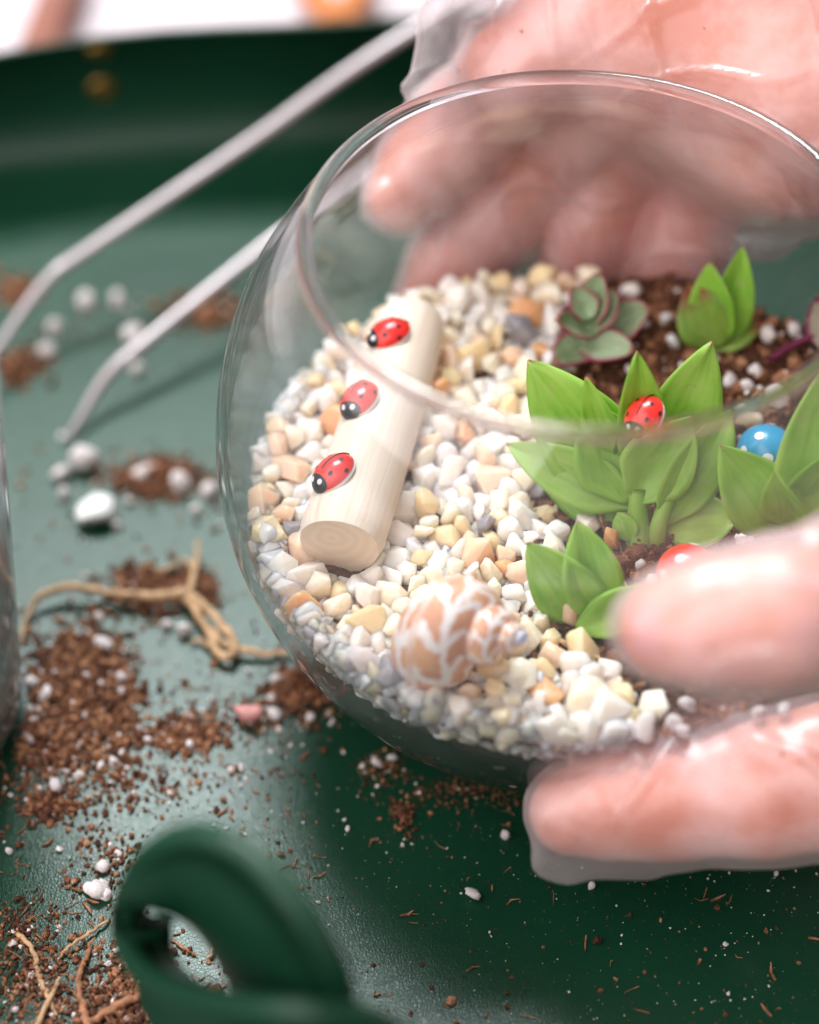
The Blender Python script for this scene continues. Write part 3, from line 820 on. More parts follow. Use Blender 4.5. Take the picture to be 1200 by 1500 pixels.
# loose bits lying on the soil of the bowl
bits = Soup(); whites = Soup(); fib = Soup()
crumbs = [rock(1, 7, 500 + i, p=10, squash=(1.15, 0.9, 0.75), jit=0.4, rough=0.16) for i in range(12)]
for _ in range(5200):
    w = RNG.uniform(0, 2 * math.pi); r = 0.0565 * math.sqrt(RNG.uniform())
    x, y = r * math.cos(w), r * math.sin(w)
    if x < gravel_edge(y) - 0.002 + RNG.normal() * 0.002: continue
    s = RNG.choice([0.0004, 0.0007, 0.0011], p=[.6, .3, .1]) * RNG.uniform(0.6, 1.5)
    z = bed_z(x, y) + RNG.uniform(-0.0004, 0.0006)
    if r > inner_r(z) - s - 0.0006: continue
    W, Fp = crumbs[int(RNG.integers(12))]
    if RNG.uniform() < 0.06: whites.add((W @ rand_rot().T) * s * 0.9 + np.array([x, y, z + 0.0004]), Fp, RNG.uniform())
    else: bits.add((W @ rand_rot().T) * s + np.array([x, y, z]), Fp, RNG.uniform())
for _ in range(900):                              # soil against the front glass
    w = RNG.uniform(math.pi * 1.5, math.pi * 2.2); z = RNG.uniform(0.02, 0.046); s = RNG.uniform(0.0005, 0.0013)
    r = inner_r(z) - s - 0.0007; x, y = r * math.cos(w), r * math.sin(w)
    if x < gravel_edge(y) or z > bed_z(x, y): continue
    W, Fp = crumbs[int(RNG.integers(12))]; (whites if RNG.uniform() < 0.08 else bits).add((W @ rand_rot().T) * s + np.array([x, y, z]), Fp, RNG.uniform())
for _ in range(260):
    w = RNG.uniform(0, 2 * math.pi); r = 0.054 * math.sqrt(RNG.uniform()); x, y = r * math.cos(w), r * math.sin(w)
    if x < gravel_edge(y): continue
    a = RNG.uniform(0, 6.28); ln = RNG.uniform(0.0015, 0.0045); d = np.array([math.cos(a), math.sin(a), RNG.uniform(-.1, .3)]) * ln
    p = np.array([x, y, bed_z(x, y) + 0.0006]); pts = [p, p + d * .5 + RNG.normal(size=3) * ln * .12, p + d]
    if np.linalg.norm(pts[2][:2]) > 0.054: continue
    V, F = sweep(pts, [0.00012, 0.0001, 0.00005], 4); fib.add(V, F, RNG.uniform(0.4, 1.0))
bits.build('soil_crumb', M['crumb'], 'loose brown soil crumbs scattered over the soil in the bowl', 'soil', smooth=False)
whites.build('perlite_grit', M['perlite'], 'tiny white perlite grains sprinkled over the soil in the bowl', 'perlite', smooth=False)
fib.build('plant_fibre', M['crumb'], 'fine brown fibres lying on the soil in the bowl', 'fibre')

# larger pieces on the bowl soil
perl_meshes = []
for i in range(8):
    W, Fp = rock(2, 7, 700 + i, p=9, squash=(1.15, 0.95, 0.8), jit=0.5, rough=0.07)
    me = bpy.data.meshes.new('perlite'); me.from_pydata(W.tolist(), [], Fp); me.polygons.foreach_set('use_smooth', [True] * len(me.polygons))
    me.materials.append(M['perlite']); perl_meshes.append(me)
def near_name(x, y, anchors):
    return min(anchors, key=lambda a: ((x - a[0]) / a[2]) ** 2 + ((y - a[1]) / a[2]) ** 2)[3]
def perl(p, s, label, group, mat=None, name='perlite', cat='perlite', me=None):
    i = int(RNG.integers(8)); me_ = me or perl_meshes[i]
    o = bpy.data.objects.new(name, me_); COL.objects.link(o); o.location = tuple(p); o.scale = (s,) * 3
    o.rotation_euler = tuple(RNG.uniform(0, 6.28, 3))
    return tag(o, label, cat, group)
for x, y, s in [(885, 512, 9), (1128, 492, 13), (1165, 480, 12), (1105, 540, 9), (1112, 548, 8), (1070, 560, 13), (1095, 565, 9), (1010, 1035, 14), (985, 1062, 13), (1000, 1072, 9), (1110, 1045, 10),
                (1140, 580, 14), (940, 830, 9), (730 + 130, 835, 10), (925, 1020, 8), (1150, 1040, 9), (1020, 590, 9), (1085, 600, 8)]:
    perl(B(x, y, 0.0008), s * 0.4 / 3125 * 0.9, ('larger' if s > 11 else 'small') + ' white perlite granule on the bowl soil ' + near_name(x, y, [(1055, 505, 1, 'beside the upright back plant'), (1120, 600, 1, 'near the blue toadstool'), (930, 790, 1, 'below the largest plant'), (1050, 1050, 1, 'in front of the thumb')]), 'perlite granules on the bowl soil')
for x, y, s in [(1098, 612, 22), (925, 428, 16), (975, 468, 12), (985, 500, 10), (640 + 225, 742, 15), (895, 790, 17), (955, 855, 15), (858, 770, 19)]:
    p = B(x, y, 0.0010)
    o = bpy.data.objects.new('pebble', peb_meshes[int(RNG.integers(16))]); COL.objects.link(o); o.location = tuple(p); o.scale = (s * 0.37 / 3125,) * 3
    o.rotation_euler = tuple(RNG.uniform(0, 6.28, 3))
    paint_pebble(o, 'lying alone on dark soil ' + ('behind the largest plant' if y < 640 else 'in front of the largest plant'), s * 0.37 / 3125, 'pebbles on the bowl soil')

# ------------------------------------------------------------------ wooden stick
ax = nrm(stickF - stickN); u_ = nrm(np.cross(ax, [0, 0, 1])); v_ = np.cross(u_, ax)
stick = thing('wooden_stick', 'pale sawn wooden stick lying on the white gravel with ladybirds on it', 'stick', stickN)
ln = np.linalg.norm(stickF - stickN); nl_, ns_ = 26, 40
def stick_r(t, w):
    return STICK_R * (1 + 0.025 * math.sin(2 * w + 0.7) + 0.02 * math.sin(3 * w + 4 * t)) * (1.05 - 0.10 * t)
V = []; UVc = []
for i in range(nl_):
    t = i / (nl_ - 1)
    e = min(t, 1 - t) * ln; bev = 0.0006 * max(0, 1 - e / 0.0007)
    for k in range(ns_ + 1):
        w = 2 * math.pi * k / ns_; r = stick_r(t, w) - bev
        V.append(stickN + ax * ln * t + r * (math.cos(w) * u_ + math.sin(w) * v_)); UVc.append((k / ns_, t))
part('bark', V, grid_faces(nl_, ns_ + 1), M['wood'], stick, uv=UVc)
for t, sgn in ((0.0, -1), (1.0, 1)):
    V = []; UVc = []
    for j in range(6):
        f = j / 5
        for k in range(ns_):
            w = 2 * math.pi * k / ns_; r = (stick_r(t, w) - 0.0006) * f
            V.append(stickN + ax * (ln * t + sgn * 0.00002) + r * (math.cos(w) * u_ + math.sin(w) * v_)); UVc.append((.5 + .5 * f * math.cos(w), .5 + .5 * f * math.sin(w)))
    Fc = grid_faces(6, ns_, close_v=True)
    part('cut_end', V, Fc if sgn < 0 else [f[::-1] for f in Fc], M['wood_end'], stick, uv=UVc)

# ------------------------------------------------------------------ ladybirds
def ladybird(p, fwd, up, size, label):
    fwd = nrm(fwd); up = nrm(np.asarray(up) - fwd * (np.asarray(up) @ fwd)); lf = np.cross(up, fwd)
    a, b, c = size * 0.56, size * 0.47, size * 0.40                # half length, half width, height
    T = lambda q: p + q[0] * a * fwd + q[1] * b * lf + q[2] * c * up
    root = thing('ladybird', label, 'ladybird', p)
    def dome(k, lo, n=24, m=10, cond=None):
        V = []
        for i in range(m + 1):
            ph = lo + (math.pi / 2 - lo) * i / m
            for j in range(n):
                w = 2 * math.pi * j / n
                V.append(T((k * math.cos(ph) * math.cos(w), k * math.cos(ph) * math.sin(w), k * math.sin(ph))))
        return V, grid_faces(m + 1, n, close_v=True)
    V, F = dome(0.97, -0.02); part('base', np.array(V) * 1.0, F + [tuple(range(24))[::-1]], M['white'], root)
    V, F = dome(1.0, 0.20); part('wing_case', V, F, M['red'], root)
    def patch(d, rad, k, mat, name, stretch=(1, 1), par=None):
        d = nrm(d); t1 = nrm(np.cross(d, [0.02, 1, 0.01])); t2 = np.cross(d, t1); V = []
        for i in range(6):
            for j in range(20):
                w = 2 * math.pi * j / 20; rr = rad * i / 5
                q = nrm(d + rr * (math.cos(w) * t1 * stretch[0] + math.sin(w) * t2 * stretch[1])); V.append(T(q * k))
        return part(name, V, grid_faces(6, 20, close_v=True), mat, par or root)
    hd = patch((1, 0, 0.62), 0.55, 1.025, M['black'], 'head', (1.0, 1.35))
    for s in (-1, 1):
        patch((1, 0.36 * s, 0.95), 0.13, 1.05, M['white'], 'eye', par=hd)
        for q in ((0.25, 0.55, 0.8), (-0.45, 0.42, 0.8), (-0.25, 0.95, 0.45)):
            patch((q[0], q[1] * s, q[2]), 0.11, 1.02, M['black'], 'spot')
    seam = [T(nrm((math.cos(w), 0, math.sin(w))) * 1.01) for w in np.linspace(1.3, 2.9, 12)]
    V, F = sweep(seam, size * 0.017, 6); part('seam', V, F, M['black'], root)
    return root
def on_stick(x, y):
    """point of the stick's upper skin seen along this ray"""
    d = nrm(ray(x, y)); o = CAM; best = None
    for t in np.linspace(0.25, 0.55, 1500):
        q = o + d * t; s = (q - stickN) @ ax
        if np.linalg.norm(q - stickN - ax * s) < STICK_R * (1.05 - 0.1 * s / ln): best = q; break
    s = (best - stickN) @ ax; n = nrm(best - stickN - ax * s)
    return best - n * 0.0004, n
for x, y, hx, hy, lab in [(570, 490, -26, 20, 'bright red ladybird on the far end of the wooden stick above the glass rim'),
                      (527, 587, 2, 44, 'red ladybird in the middle of the wooden stick'),
                      (489, 694, -14, 40, 'red ladybird near the sawn end of the wooden stick beside the snail shell')]:
    p, n = on_stick(x, y); q = PD(x + hx, y + hy, (p - CAM) @ FWD); f = q - p; f = f - n * (f @ n)
    ladybird(p, f, n, 0.0078 if y > 500 else 0.0075, lab)

# ------------------------------------------------------------------ snail shell
def snail_shell():
    root_p = shell_c
    view = nrm(CAM - shell_c)
    axis = nrm(0.84 * RGT + 0.50 * view - 0.16 * UPV)       # the apex points this way
    e1_ = nrm(np.cross(axis, UPV)); e2_ = np.cross(axis, e1_)
    turns = 4.2; nth, nph = 230, 28; kk = math.log(1.95) / (2 * math.pi)
    smax = 0.0118; V = []; UVc = []; apex = []
    for i in range(nth):
        th = 2 * math.pi * turns * i / (nth - 1)
        s = smax * math.exp(-kk * th); rc = 0.44 * s; rt = 0.56 * s
        ea = math.cos(1.9 - th) * e1_ + math.sin(1.9 - th) * e2_
        cz = 1.55 * smax - 1.55 * s
        for j in range(nph):
            ph = 2 * math.pi * j / nph
            rad = rt * math.cos(ph); axl = rt * 1.15 * math.sin(ph)
            # flatter shoulder towards the apex
            V.append(root_p - axis * 0.0050 + ea * (rc + rad) + axis * (cz + axl - (0.35 * rt if math.cos(ph) < 0 else 0) * math.cos(ph) * 0))
            UVc.append((th / (2 * math.pi) * 8.0, ph / (2 * math.pi) * 5.0)); apex.append(max(0, min(1, (th / (2 * math.pi) - 2.6) / 0.5)))
    F = grid_faces(nth, nph, close_v=True)
    F.append(tuple(range(nph))[::-1]); F.append(tuple((nth - 1) * nph + k for k in range(nph)))
    return V, F, UVc, apex
V, F, UVc, apx = snail_shell()
solo('snail_shell', V, F, M['shell'], 'spiral snail shell with brown and white patches lying on the gravel', 'shell', uv=UVc, attr={'apex': apx})

# ------------------------------------------------------------------ plants
def leaf(parent, base, tip, width, mat, roll=0.3, bend=0.0015, cup=0.25, th=0.0007, base_w=0.32, power=0.9, name='leaf', tipsharp=0.8):
    base = np.asarray(base, float); tip = np.asarray(tip, float)
    nu, nv = 22, 11
    mid = (base + tip) / 2
    view = nrm(CAM - mid); t0 = nrm(tip - base)
    side0 = nrm(np.cross(t0, view)); nor0 = np.cross(side0, t0)
    ctrl = mid + nor0 * bend
    Vt = []; UVc = []; Vbk = []
    seed = RNG.uniform(0, 50)
    for i in range(nu):
        t = i / (nu - 1)
        c = (1-t)**2 * base + 2*t*(1-t) * ctrl + t*t * tip
        tan = nrm(2*(1-t)*(ctrl-base) + 2*t*(tip-ctrl))
        s = nrm(side0 - tan * (side0 @ tan)); n = np.cross(s, tan)
        s2 = s * math.cos(roll) + n * math.sin(roll); n2 = np.cross(s2, tan)
        wprof = (math.sin(math.pi * min(1, (0.12 + 0.88 * t)) ** power)) ** tipsharp if t < 1 else 0.0
        wprof = max(wprof, 0.02) * (1 if t > 0.25 else base_w + (1 - base_w) * (t / 0.25) ** 0.8)
        hw = width / 2 * wprof
        for j in range(nv):
            q = -1 + 2 * j / (nv - 1)
            wob = 0.06 * width * mnoise.noise((q * 1.2 + seed, t * 3.0, seed))
            lift = cup * hw * (q * q) - 0.10 * hw * math.exp(-(q / 0.16) ** 2)
            p = c + s2 * hw * q + n2 * (lift + wob)
            e = th * math.sqrt(max(0.0, 1 - q ** 4)) * (0.25 + 0.75 * (1 - t) ** 0.5 + 0.05)
            Vt.append(p + n2 * e * 0.5); Vbk.append(p - n2 * (e * 0.5 + 0.00004)); UVc.append(((q + 1) / 2, t))
    V = np.array(Vt + Vbk); n_ = nu * nv
    F = [f[::-1] for f in grid_faces(nu, nv)] + grid_faces(nu, nv, off=n_)
    for i in range(nu - 1):
        for j in (0, nv - 1):
            a, b = i * nv + j, (i + 1) * nv + j
            F.append((a, b, b + n_, a + n_) if j == 0 else (b, a, a + n_, b + n_))
    for j in range(nv - 1):
        F.append((j + 1, j, j + n_, j + 1 + n_)); a = (nu - 1) * nv + j; F.append((a, a + 1, a + 1 + n_, a + n_))
    return part(name, V, F, mat, parent, uv=UVc + UVc)
def W_(px): return px * 0.36 / 3125
def plant(name, label, base_px, leaves, cat='plant', stem=True, stem_mat=None):
    b0 = B(*base_px)
    root = thing(name, label, cat, b0 - np.array([0, 0, 0.001]))
    for lf in leaves:
        bx, by, bup, tx, ty, tup, w, mat = lf[:8]; kw = lf[8] if len(lf) > 8 else {}
        zb = b0[2]
        leaf(root, P(bx, by, zb + bup), P(tx, ty, zb + tup), W_(w), M[mat], **kw)
    return root, b0
# large clump in the middle
g, b0 = plant('leafy_plant', 'largest bright green leafy plant in the middle of the bowl, with a ladybird on it', (945, 752), [
    (935, 735, .002, 774, 527, .022, 150, 'leaf', dict(roll=0.35, bend=0.003, cup=0.2, th=.0010)),
    (962, 700, .006, 1043, 500, .030, 118, 'leaf_pale', dict(roll=-0.35, bend=0.003, cup=0.2, th=.0010)),
    (942, 680, .008, 933, 514, .033, 78, 'leaf', dict(roll=-0.2, bend=0.003, cup=0.35)),
    (905, 680, .008, 858, 553, .026, 62, 'leaf', dict(roll=0.5, bend=0.002, cup=0.3)),
    (908, 660, .010, 926, 580, .023, 48, 'leaf', dict(roll=-0.7, bend=0.003, cup=0.5)),
    (932, 738, .003, 742, 650, .008, 88, 'leaf_pale', dict(roll=0.25, bend=0.003, cup=0.3, base_w=.4)),
    (915, 760, .000, 785, 690, .002, 74, 'leaf', dict(roll=0.3, bend=0.002, cup=0.2)),
    (920, 735, .004, 868, 590, .020, 118, 'leaf', dict(roll=0.1, bend=-0.002, cup=0.2, th=.0010)),
    (930, 728, .006, 1012, 610, .022, 110, 'leaf_pale', dict(roll=-0.1, bend=-0.003, cup=0.35, th=.0010, base_w=.6)),
    (965, 778, .000, 1070, 600, .020, 92, 'leaf_pale', dict(roll=-0.5, bend=0.004, cup=0.3, base_w=.25, power=1.3)),
    (975, 772, .000, 1082, 755, .003, 92, 'leaf_pale', dict(roll=0.25, bend=0.003, cup=0.25, base_w=.5)),
    (925, 790, .000, 905, 750, .003, 40, 'leaf_pale', dict(roll=0.25, bend=0.001, cup=0.25, base_w=.7)),
    (945, 762, .002, 892, 722, .004, 34, 'leaf_dry', dict(roll=0.2, bend=-0.002, cup=0.7, base_w=.6)),
    (958, 752, .002, 978, 728, .004, 32, 'leaf_dry', dict(roll=-0.5, bend=-0.001, cup=0.7, base_w=.6)),
])
V, F = sweep(catmull([P(962, 800, b0[2] - .002), P(966, 765, b0[2] + .003), P(985, 715, b0[2] + .008), P(992, 680, b0[2] + .012)], 6), [0.0017, 0.0014, 0.0013, 0.001], 10)
part('stem', V, F, M['leaf_pale'], g, uv=[(0.5, 0.3)] * len(V))
V, F = sweep(catmull([P(935, 800, b0[2] - .002), P(935, 760, b0[2] + .002), P(935, 715, b0[2] + .007)], 6), [0.0024, 0.002, 0.0014], 10)
part('stem', V, F, M['leaf_pale'], g, uv=[(0.5, 0.3)] * len(V))
plant('leafy_plant', 'broad-leaved bright green plant beside the blue toadstool', (1160, 775), [
    (1160, 775, .000, 1054, 652, .016, 118, 'leaf', dict(roll=0.2, bend=0.003, cup=0.25, th=.0010)),
    (1165, 770, .003, 1225, 520, .030, 104, 'leaf_pale', dict(roll=-0.2, bend=0.003, cup=0.25, th=.0010)),
    (1165, 770, .003, 1135, 690, .018, 78, 'leaf', dict(roll=0.6, bend=0.002, cup=0.4)),
    (1170, 780, .001, 1245, 650, .022, 105, 'leaf', dict(roll=-0.2, bend=-0.002, cup=0.3)),
    (1180, 770, .001, 1290, 730, .012, 90, 'leaf', dict(roll=0.2, bend=0.003, cup=0.3))])
plant('leafy_plant', 'small three-leaved green seedling at the gravel edge next to the snail shell', (865, 905), [
    (872, 912, .000, 772, 795, .011, 98, 'leaf', dict(roll=0.35, bend=0.003, cup=0.2, base_w=.5)),
    (880, 905, .001, 846, 763, .015, 88, 'leaf', dict(roll=-0.15, bend=0.002, cup=0.3, base_w=.7)),
    (846, 922, .001, 985, 860, .006, 66, 'leaf', dict(roll=-0.1, bend=0.002, cup=0.3, base_w=.45))])
plant('leafy_plant', 'upright green plant with a browned leaf at the back of the soil', (1055, 505), [
    (1062, 505, .000, 1088, 360, .019, 66, 'leaf', dict(roll=-0.2, bend=0.001, cup=0.4, base_w=.6)),
    (1052, 500, .001, 1040, 384, .016, 78, 'leaf', dict(roll=0.4, bend=0.001, cup=0.4, base_w=.6)),
    (1050, 508, .001, 1008, 415, .011, 88, 'leaf_red', dict(roll=0.15, bend=0.002, cup=0.25, base_w=.6)),
    (1045, 512, .000, 1122, 470, .004, 42, 'leaf_red', dict(roll=0.2, bend=0.002, cup=0.3, base_w=.6))])
plant('succulent_rosette', 'grey-green succulent rosette with red leaf edges lying by the gravel', (875, 480), [
    (868, 500, .000, 955, 452, .007, 84, 'leaf_rosette', dict(roll=0.4, bend=-0.003, cup=0.5, th=.0018, base_w=.7, power=.8, tipsharp=.55)),
    (880, 500, .001, 812, 532, .003, 70, 'leaf_rosette', dict(roll=-0.5, bend=-0.003, cup=0.5, th=.0018, base_w=.8, tipsharp=.6)),
    (850, 505, .002, 930, 515, .004, 62, 'leaf_rosette', dict(roll=0.4, bend=-0.002, cup=0.5, th=.0018, base_w=.8, tipsharp=.6)),
    (868, 488, .004, 906, 425, .010, 60, 'leaf_rosette', dict(roll=0.5, bend=-0.002, cup=0.5, th=.0018, base_w=.8, tipsharp=.6)),
    (875, 482, .004, 815, 468, .010, 62, 'leaf_rosette', dict(roll=-0.4, bend=-0.003, cup=0.6, th=.0018, base_w=.8, tipsharp=.6)),
    (868, 478, .005, 880, 398, .013, 62, 'leaf_rosette', dict(roll=0.4, bend=-0.002, cup=0.7, th=.0018, base_w=.8, tipsharp=.6)),
    (860, 470, .007, 838, 420, .012, 54, 'leaf_rosette', dict(roll=-0.4, bend=-0.002, cup=0.7, th=.0016, base_w=.8, tipsharp=.6))])
g, b0 = plant('purple_plant', 'small plant with purple-edged leaves at the right end of the soil', (1215, 520), [
    (1205, 512, .002, 1198, 432, .010, 46, 'leaf_purple', dict(roll=0.3, bend=-0.002, cup=0.4)),
    (1215, 515, .002, 1240, 440, .010, 50, 'leaf_purple', dict(roll=-0.3, bend=-0.002, cup=0.4)),
    (1215, 520, .001, 1265, 490, .006, 46, 'leaf_purple', dict(roll=0.3, bend=-0.002, cup=0.4))])
V, F = sweep(catmull([P(1128, 528, b0[2] + .001), P(1160, 506, b0[2] + .002), P(1200, 492, b0[2] + .003), P(1215, 515, b0[2])], 6), 0.0007, 8)
part('stem', V, F, M['leaf_purple'], g, uv=[(0.02, 0.9)] * len(V))
# ladybird among the leaves
p = P(945, 612, bed_z(*B(945, 750)[:2]) + 0.023)
ladybird(p, -RGT * 0.4 - UPV * 0.8 + 0.2 * nrm(CAM - p), nrm(CAM - p) + 0.5 * UPV - 0.5 * RGT, 0.0072, 'orange-red ladybird sitting among the green leaves of the middle plant')

# toadstools
def toadstool(x, y, rpx, mat, label, dots, up=0.004):
    b0 = B(x, y, up); r = rpx * 0.36 / 3125; c = b0
    root = thing('toadstool', label, 'toadstool', (c[0], c[1], bed_z(c[0], c[1]) - 0.0015))
    pr = [(r * 0.3, -0.15 * r), (r * 0.8, -0.12 * r), (r * 0.97, -0.05 * r), (r, 0.05 * r)] + [(r * math.cos(a), r * 0.85 * math.sin(a) + 0.05 * r) for a in np.linspace(0.15, 1.56, 12)]
    V, F = lathe([(q[0], c[2] + q[1]) for q in pr], 36, (c[0], c[1])); part('cap', V, F + [tuple(range(36))[::-1]], M[mat], root)
    zb = bed_z(c[0], c[1]) - 0.0012
    V, F = lathe([(r * 0.34, zb), (r * 0.28, (zb + c[2]) / 2), (r * 0.3, c[2] - 0.1 * r)], 20, (c[0], c[1])); part('stalk', V, F, M['white'], root)
    for d, rr in dots:
        d = nrm(d); t1 = nrm(np.cross(d, [0.3, 1, 0.1])); t2 = np.cross(d, t1); V = []
        for i in range(5):
            for j in range(16):
                w = 2 * math.pi * j / 16; q = nrm(d + rr * i / 4 * (math.cos(w) * t1 + math.sin(w) * t2)) * 1.025
                V.append((c[0] + q[0] * r, c[1] + q[1] * r, c[2] + 0.05 * r + q[2] * r * 0.85))
        part('dot', V, [f[::-1] for f in grid_faces(5, 16, close_v=True)], M['white'], root)
DOTS = [((-0.35, -0.1, 1), .17), ((0.55, -0.35, .75), .2), ((-0.1, -0.85, .55), .2), ((0.2, 0.7, .7), .18), ((-0.85, -0.35, .45), .16), ((0.95, 0.15, .4), .15), ((0.65, -.75, .25), .14)]
toadstool(1122, 662, 44, 'blue', 'blue toy toadstool cap with white dots on the soil', DOTS)
toadstool(1008, 842, 46, 'red', 'red toy toadstool cap with white dots half hidden by the thumb', DOTS, up=0.005)

# dry roots in the bowl
V, F = sweep(catmull([B(815, 935, .0008), B(835, 945, .0018), B(860, 955, .0014), B(885, 968, .0008)], 6), [0.0003, 0.0006, 0.0005, 0.0002], 7)
solo('dry_root', V, F, M['root'], 'pale dry root on the soil beside the gravel and snail shell', 'root')
V, F = sweep(catmull([B(872, 730, .003), B(882, 742, .002), B(880, 760, .0012), B(886, 775, .0004)], 6), [0.0003, 0.0005, 0.0004, 0.0002], 7)
solo('dry_root', V, F, M['root'], 'thin brown root curling below the middle plant', 'root')

# ------------------------------------------------------------------ tweezers
tw = thing('tweezers', 'long bent steel tweezers leaning over the rim of the green mat', 'tweezers', P(165, 540, 0.0))
endp = P(1290, -350, 0.075)
for pts, zs in (([(-60, 585), (-5, 512), (45, 440), (82, 398), (120, 372), (360, 212), (632, 28)], [.004, .008, .012, .0145, .016, .027, .0425]),
                ([(98, 643), (118, 612), (143, 570), (166, 540), (195, 516), (400, 352), (560, 234)], [.0012, .003, .0055, .0075, .0088, .0165, .0225])):
    pp = [P(x, y, z) for (x, y), z in zip(pts, zs)] + [endp]
    ax_ = nrm(pp[-2] - pp[3]); 
    V, F = sweep(catmull(pp, 8), [0.0006, 0.0009, 0.0012, 0.0013, 0.00145, 0.0015, 0.0016, 0.0017], 14, flat=0.62, side=np.cross(ax_, [0, 0, 1]) * 0.5 + np.array([0, 0, 1.0]))
    part('arm', V, F, M['steel'], tw)

# ------------------------------------------------------------------ jar at the left edge
jr = 0.026
jc = P(34, 1052, 0.0) + np.array([-jr, 0, 0])
jar = thing('glass_jar', 'clear jar with white filling standing on the mat at its left side', 'jar', (jc[0], jc[1], 0.0004))
rj = lambda z: jr + 0.083 * z
pr = [(0.0003, 0.0006), (jr * 0.8, 0.0005), (jr * 0.93, 0.0010), (jr * 0.985, 0.0030), (rj(.007), 0.007)] + [(rj(z), z) for z in np.linspace(.012, .085, 12)]
pr += [(rj(.086) - .0003, .0856)] + [(rj(z) - 0.0005, z) for z in np.linspace(.085, .010, 12)] + [(jr - 0.0028, 0.006), (jr * 0.7, 0.0045), (0.0003, 0.004)]
V, F = lathe(pr, 72, (jc[0], jc[1])); part('wall', V, [f[::-1] for f in F], M['jarglass'], jar)
pr = [(0.0003, 0.0046), (jr * 0.69, 0.0052), (jr - 0.0034, 0.0075), (rj(.01) - 0.0012, 0.011), (rj(.026) - 0.0009, 0.026), (0.0003, 0.0262)]
V, F = lathe(pr, 60, (jc[0], jc[1])); part('lower_layer', V, [f[::-1] for f in F], M['aqua'], jar)
pr = [(0.0003, 0.0266), (rj(.027) - 0.006, 0.0268), (rj(.027) - 0.003, 0.028), (rj(.031) - 0.0008, 0.031), (rj(.07) - 0.0008, 0.070), (0.0003, 0.0702)]
V, F = lathe(pr, 60, (jc[0], jc[1])); part('filling', V, [f[::-1] for f in F], M['cream'], jar)

# ------------------------------------------------------------------ litter on the mat
mess = Soup(); grit = Soup(); fibres = Soup()
def on_mat(p): return not (np.linalg.norm(p[:2] - jc[:2]) < jr + 0.0006)
def px_per_m(y): return FPX / ((P(600, y, 0) - CAM) @ FWD)
def drop(x, y, s, h=0.0, white=0.05):
    p = P(x, y, 0.0)
    if not on_mat(p): return
    W, Fp = crumbs[int(RNG.integers(12))]
    p = p + np.array([0, 0, s * 0.55 + h])
    (grit if RNG.uniform() < white else mess).add((W @ rand_rot().T) * s + p, Fp, RNG.uniform())
def heap(cx, cy, sx, sy, n, s0, s1, h, white=0.06):
    for _ in range(n):
        gx, gy = RNG.normal(size=2); d = gx * gx + gy * gy
        s = RNG.uniform(s0, s1) * (1.0 if RNG.uniform() < 0.85 else 1.5)
        drop(cx + gx * sx, cy + gy * sy, s, max(0, h * math.exp(-d / 1.4) * RNG.uniform(0.3, 1.0)), white)
heap(118, 1015, 38, 40, 2550, 0.00018, 0.00065, .0030, .04)
heap(72, 1078, 26, 30, 714, 0.00018, 0.00058, .002, .05)
heap(160, 1085, 38, 24, 442, 0.00012, 0.00050, .0006, .10)
heap(125, 962, 34, 10, 442, 0.00018, 0.00058, .0015, .04)
heap(232, 702, 33, 14, 952, 0.00018, 0.00058, .0035, .0)
heap(215, 865, 30, 18, 476, 0.00024, 0.00065, .001, .03)
heap(288, 862, 14, 14, 272, 0.00024, 0.00065, .0015, .02)
heap(445, 1008, 22, 16, 714, 0.00018, 0.00058, .004, .0)
heap(275, 1075, 22, 12, 442, 0.00024, 0.00065, .001, .03)
heap(390, 1045, 55, 18, 255, 0.00012, 0.00043, .0003, .1)
heap(300, 1050, 110, 45, 374, 0.00009, 0.00036, 0, .12)
heap(130, 1150, 80, 25, 510, 0.00012, 0.00043, .0003, .1)
heap(75, 1180, 22, 12, 272, 0.00018, 0.00050, .001, .0)
heap(560, 1128, 22, 14, 119, 0.00012, 0.00036, .0003, .15)
heap(680, 1160, 55, 14, 306, 0.00009, 0.00029, .0003, .03)
heap(590, 1200, 11, 16, 102, 0.00012, 0.00036, .0006, .02)
heap(30, 540, 22, 14, 153, 0.00024, 0.00079, .001, .03)
heap(25, 425, 16, 10, 102, 0.00030, 0.00086, .001, .03)
heap(300, 460, 34, 14, 204, 0.00030, 0.00086, .001, .05)
heap(150, 490, 60, 30, 40, 0.00018, 0.00050, 0, .2)
heap(60, 1440, 40, 40, 442, 0.00012, 0.00043, .0003, .06)
heap(190, 1440, 30, 30, 442, 0.00012, 0.00050, .0005, .06)
heap(170, 1490, 60, 18, 510, 0.00012, 0.00050, .0012, .03)
heap(40, 1360, 26, 26, 204, 0.00012, 0.00036, .0003, .05)
heap(170, 1270, 30, 30, 170, 0.00012, 0.00043, .0003, .05)
for _ in range(700): drop(RNG.uniform(-10, 470), RNG.uniform(1080, 1500), RNG.choice([.0001, .0002, .00035, .0006], p=[.4, .35, .18, .07]), 0, .18)
for _ in range(1100): drop(RNG.uniform(450, 1210), RNG.uniform(1150, 1510), RNG.choice([.00006, .00011, .0002, .0004], p=[.55, .3, .12, .03]), 0, .25)
for _ in range(260): drop(RNG.uniform(0, 420), RNG.uniform(640, 1080), RNG.choice([.0002, .0004, .0007], p=[.5, .35, .15]), 0, .2)
for x, y, s in [(150, 1020, 0), (875, 1380, .0009), (660, 1468, .0009), (1050, 1330, .0005), (588, 1192, .0011), (745, 1210, .0004), (315, 1455, .0013), (172, 1445, .0010)]:
    if s: drop(x, y, s, 0, 0)
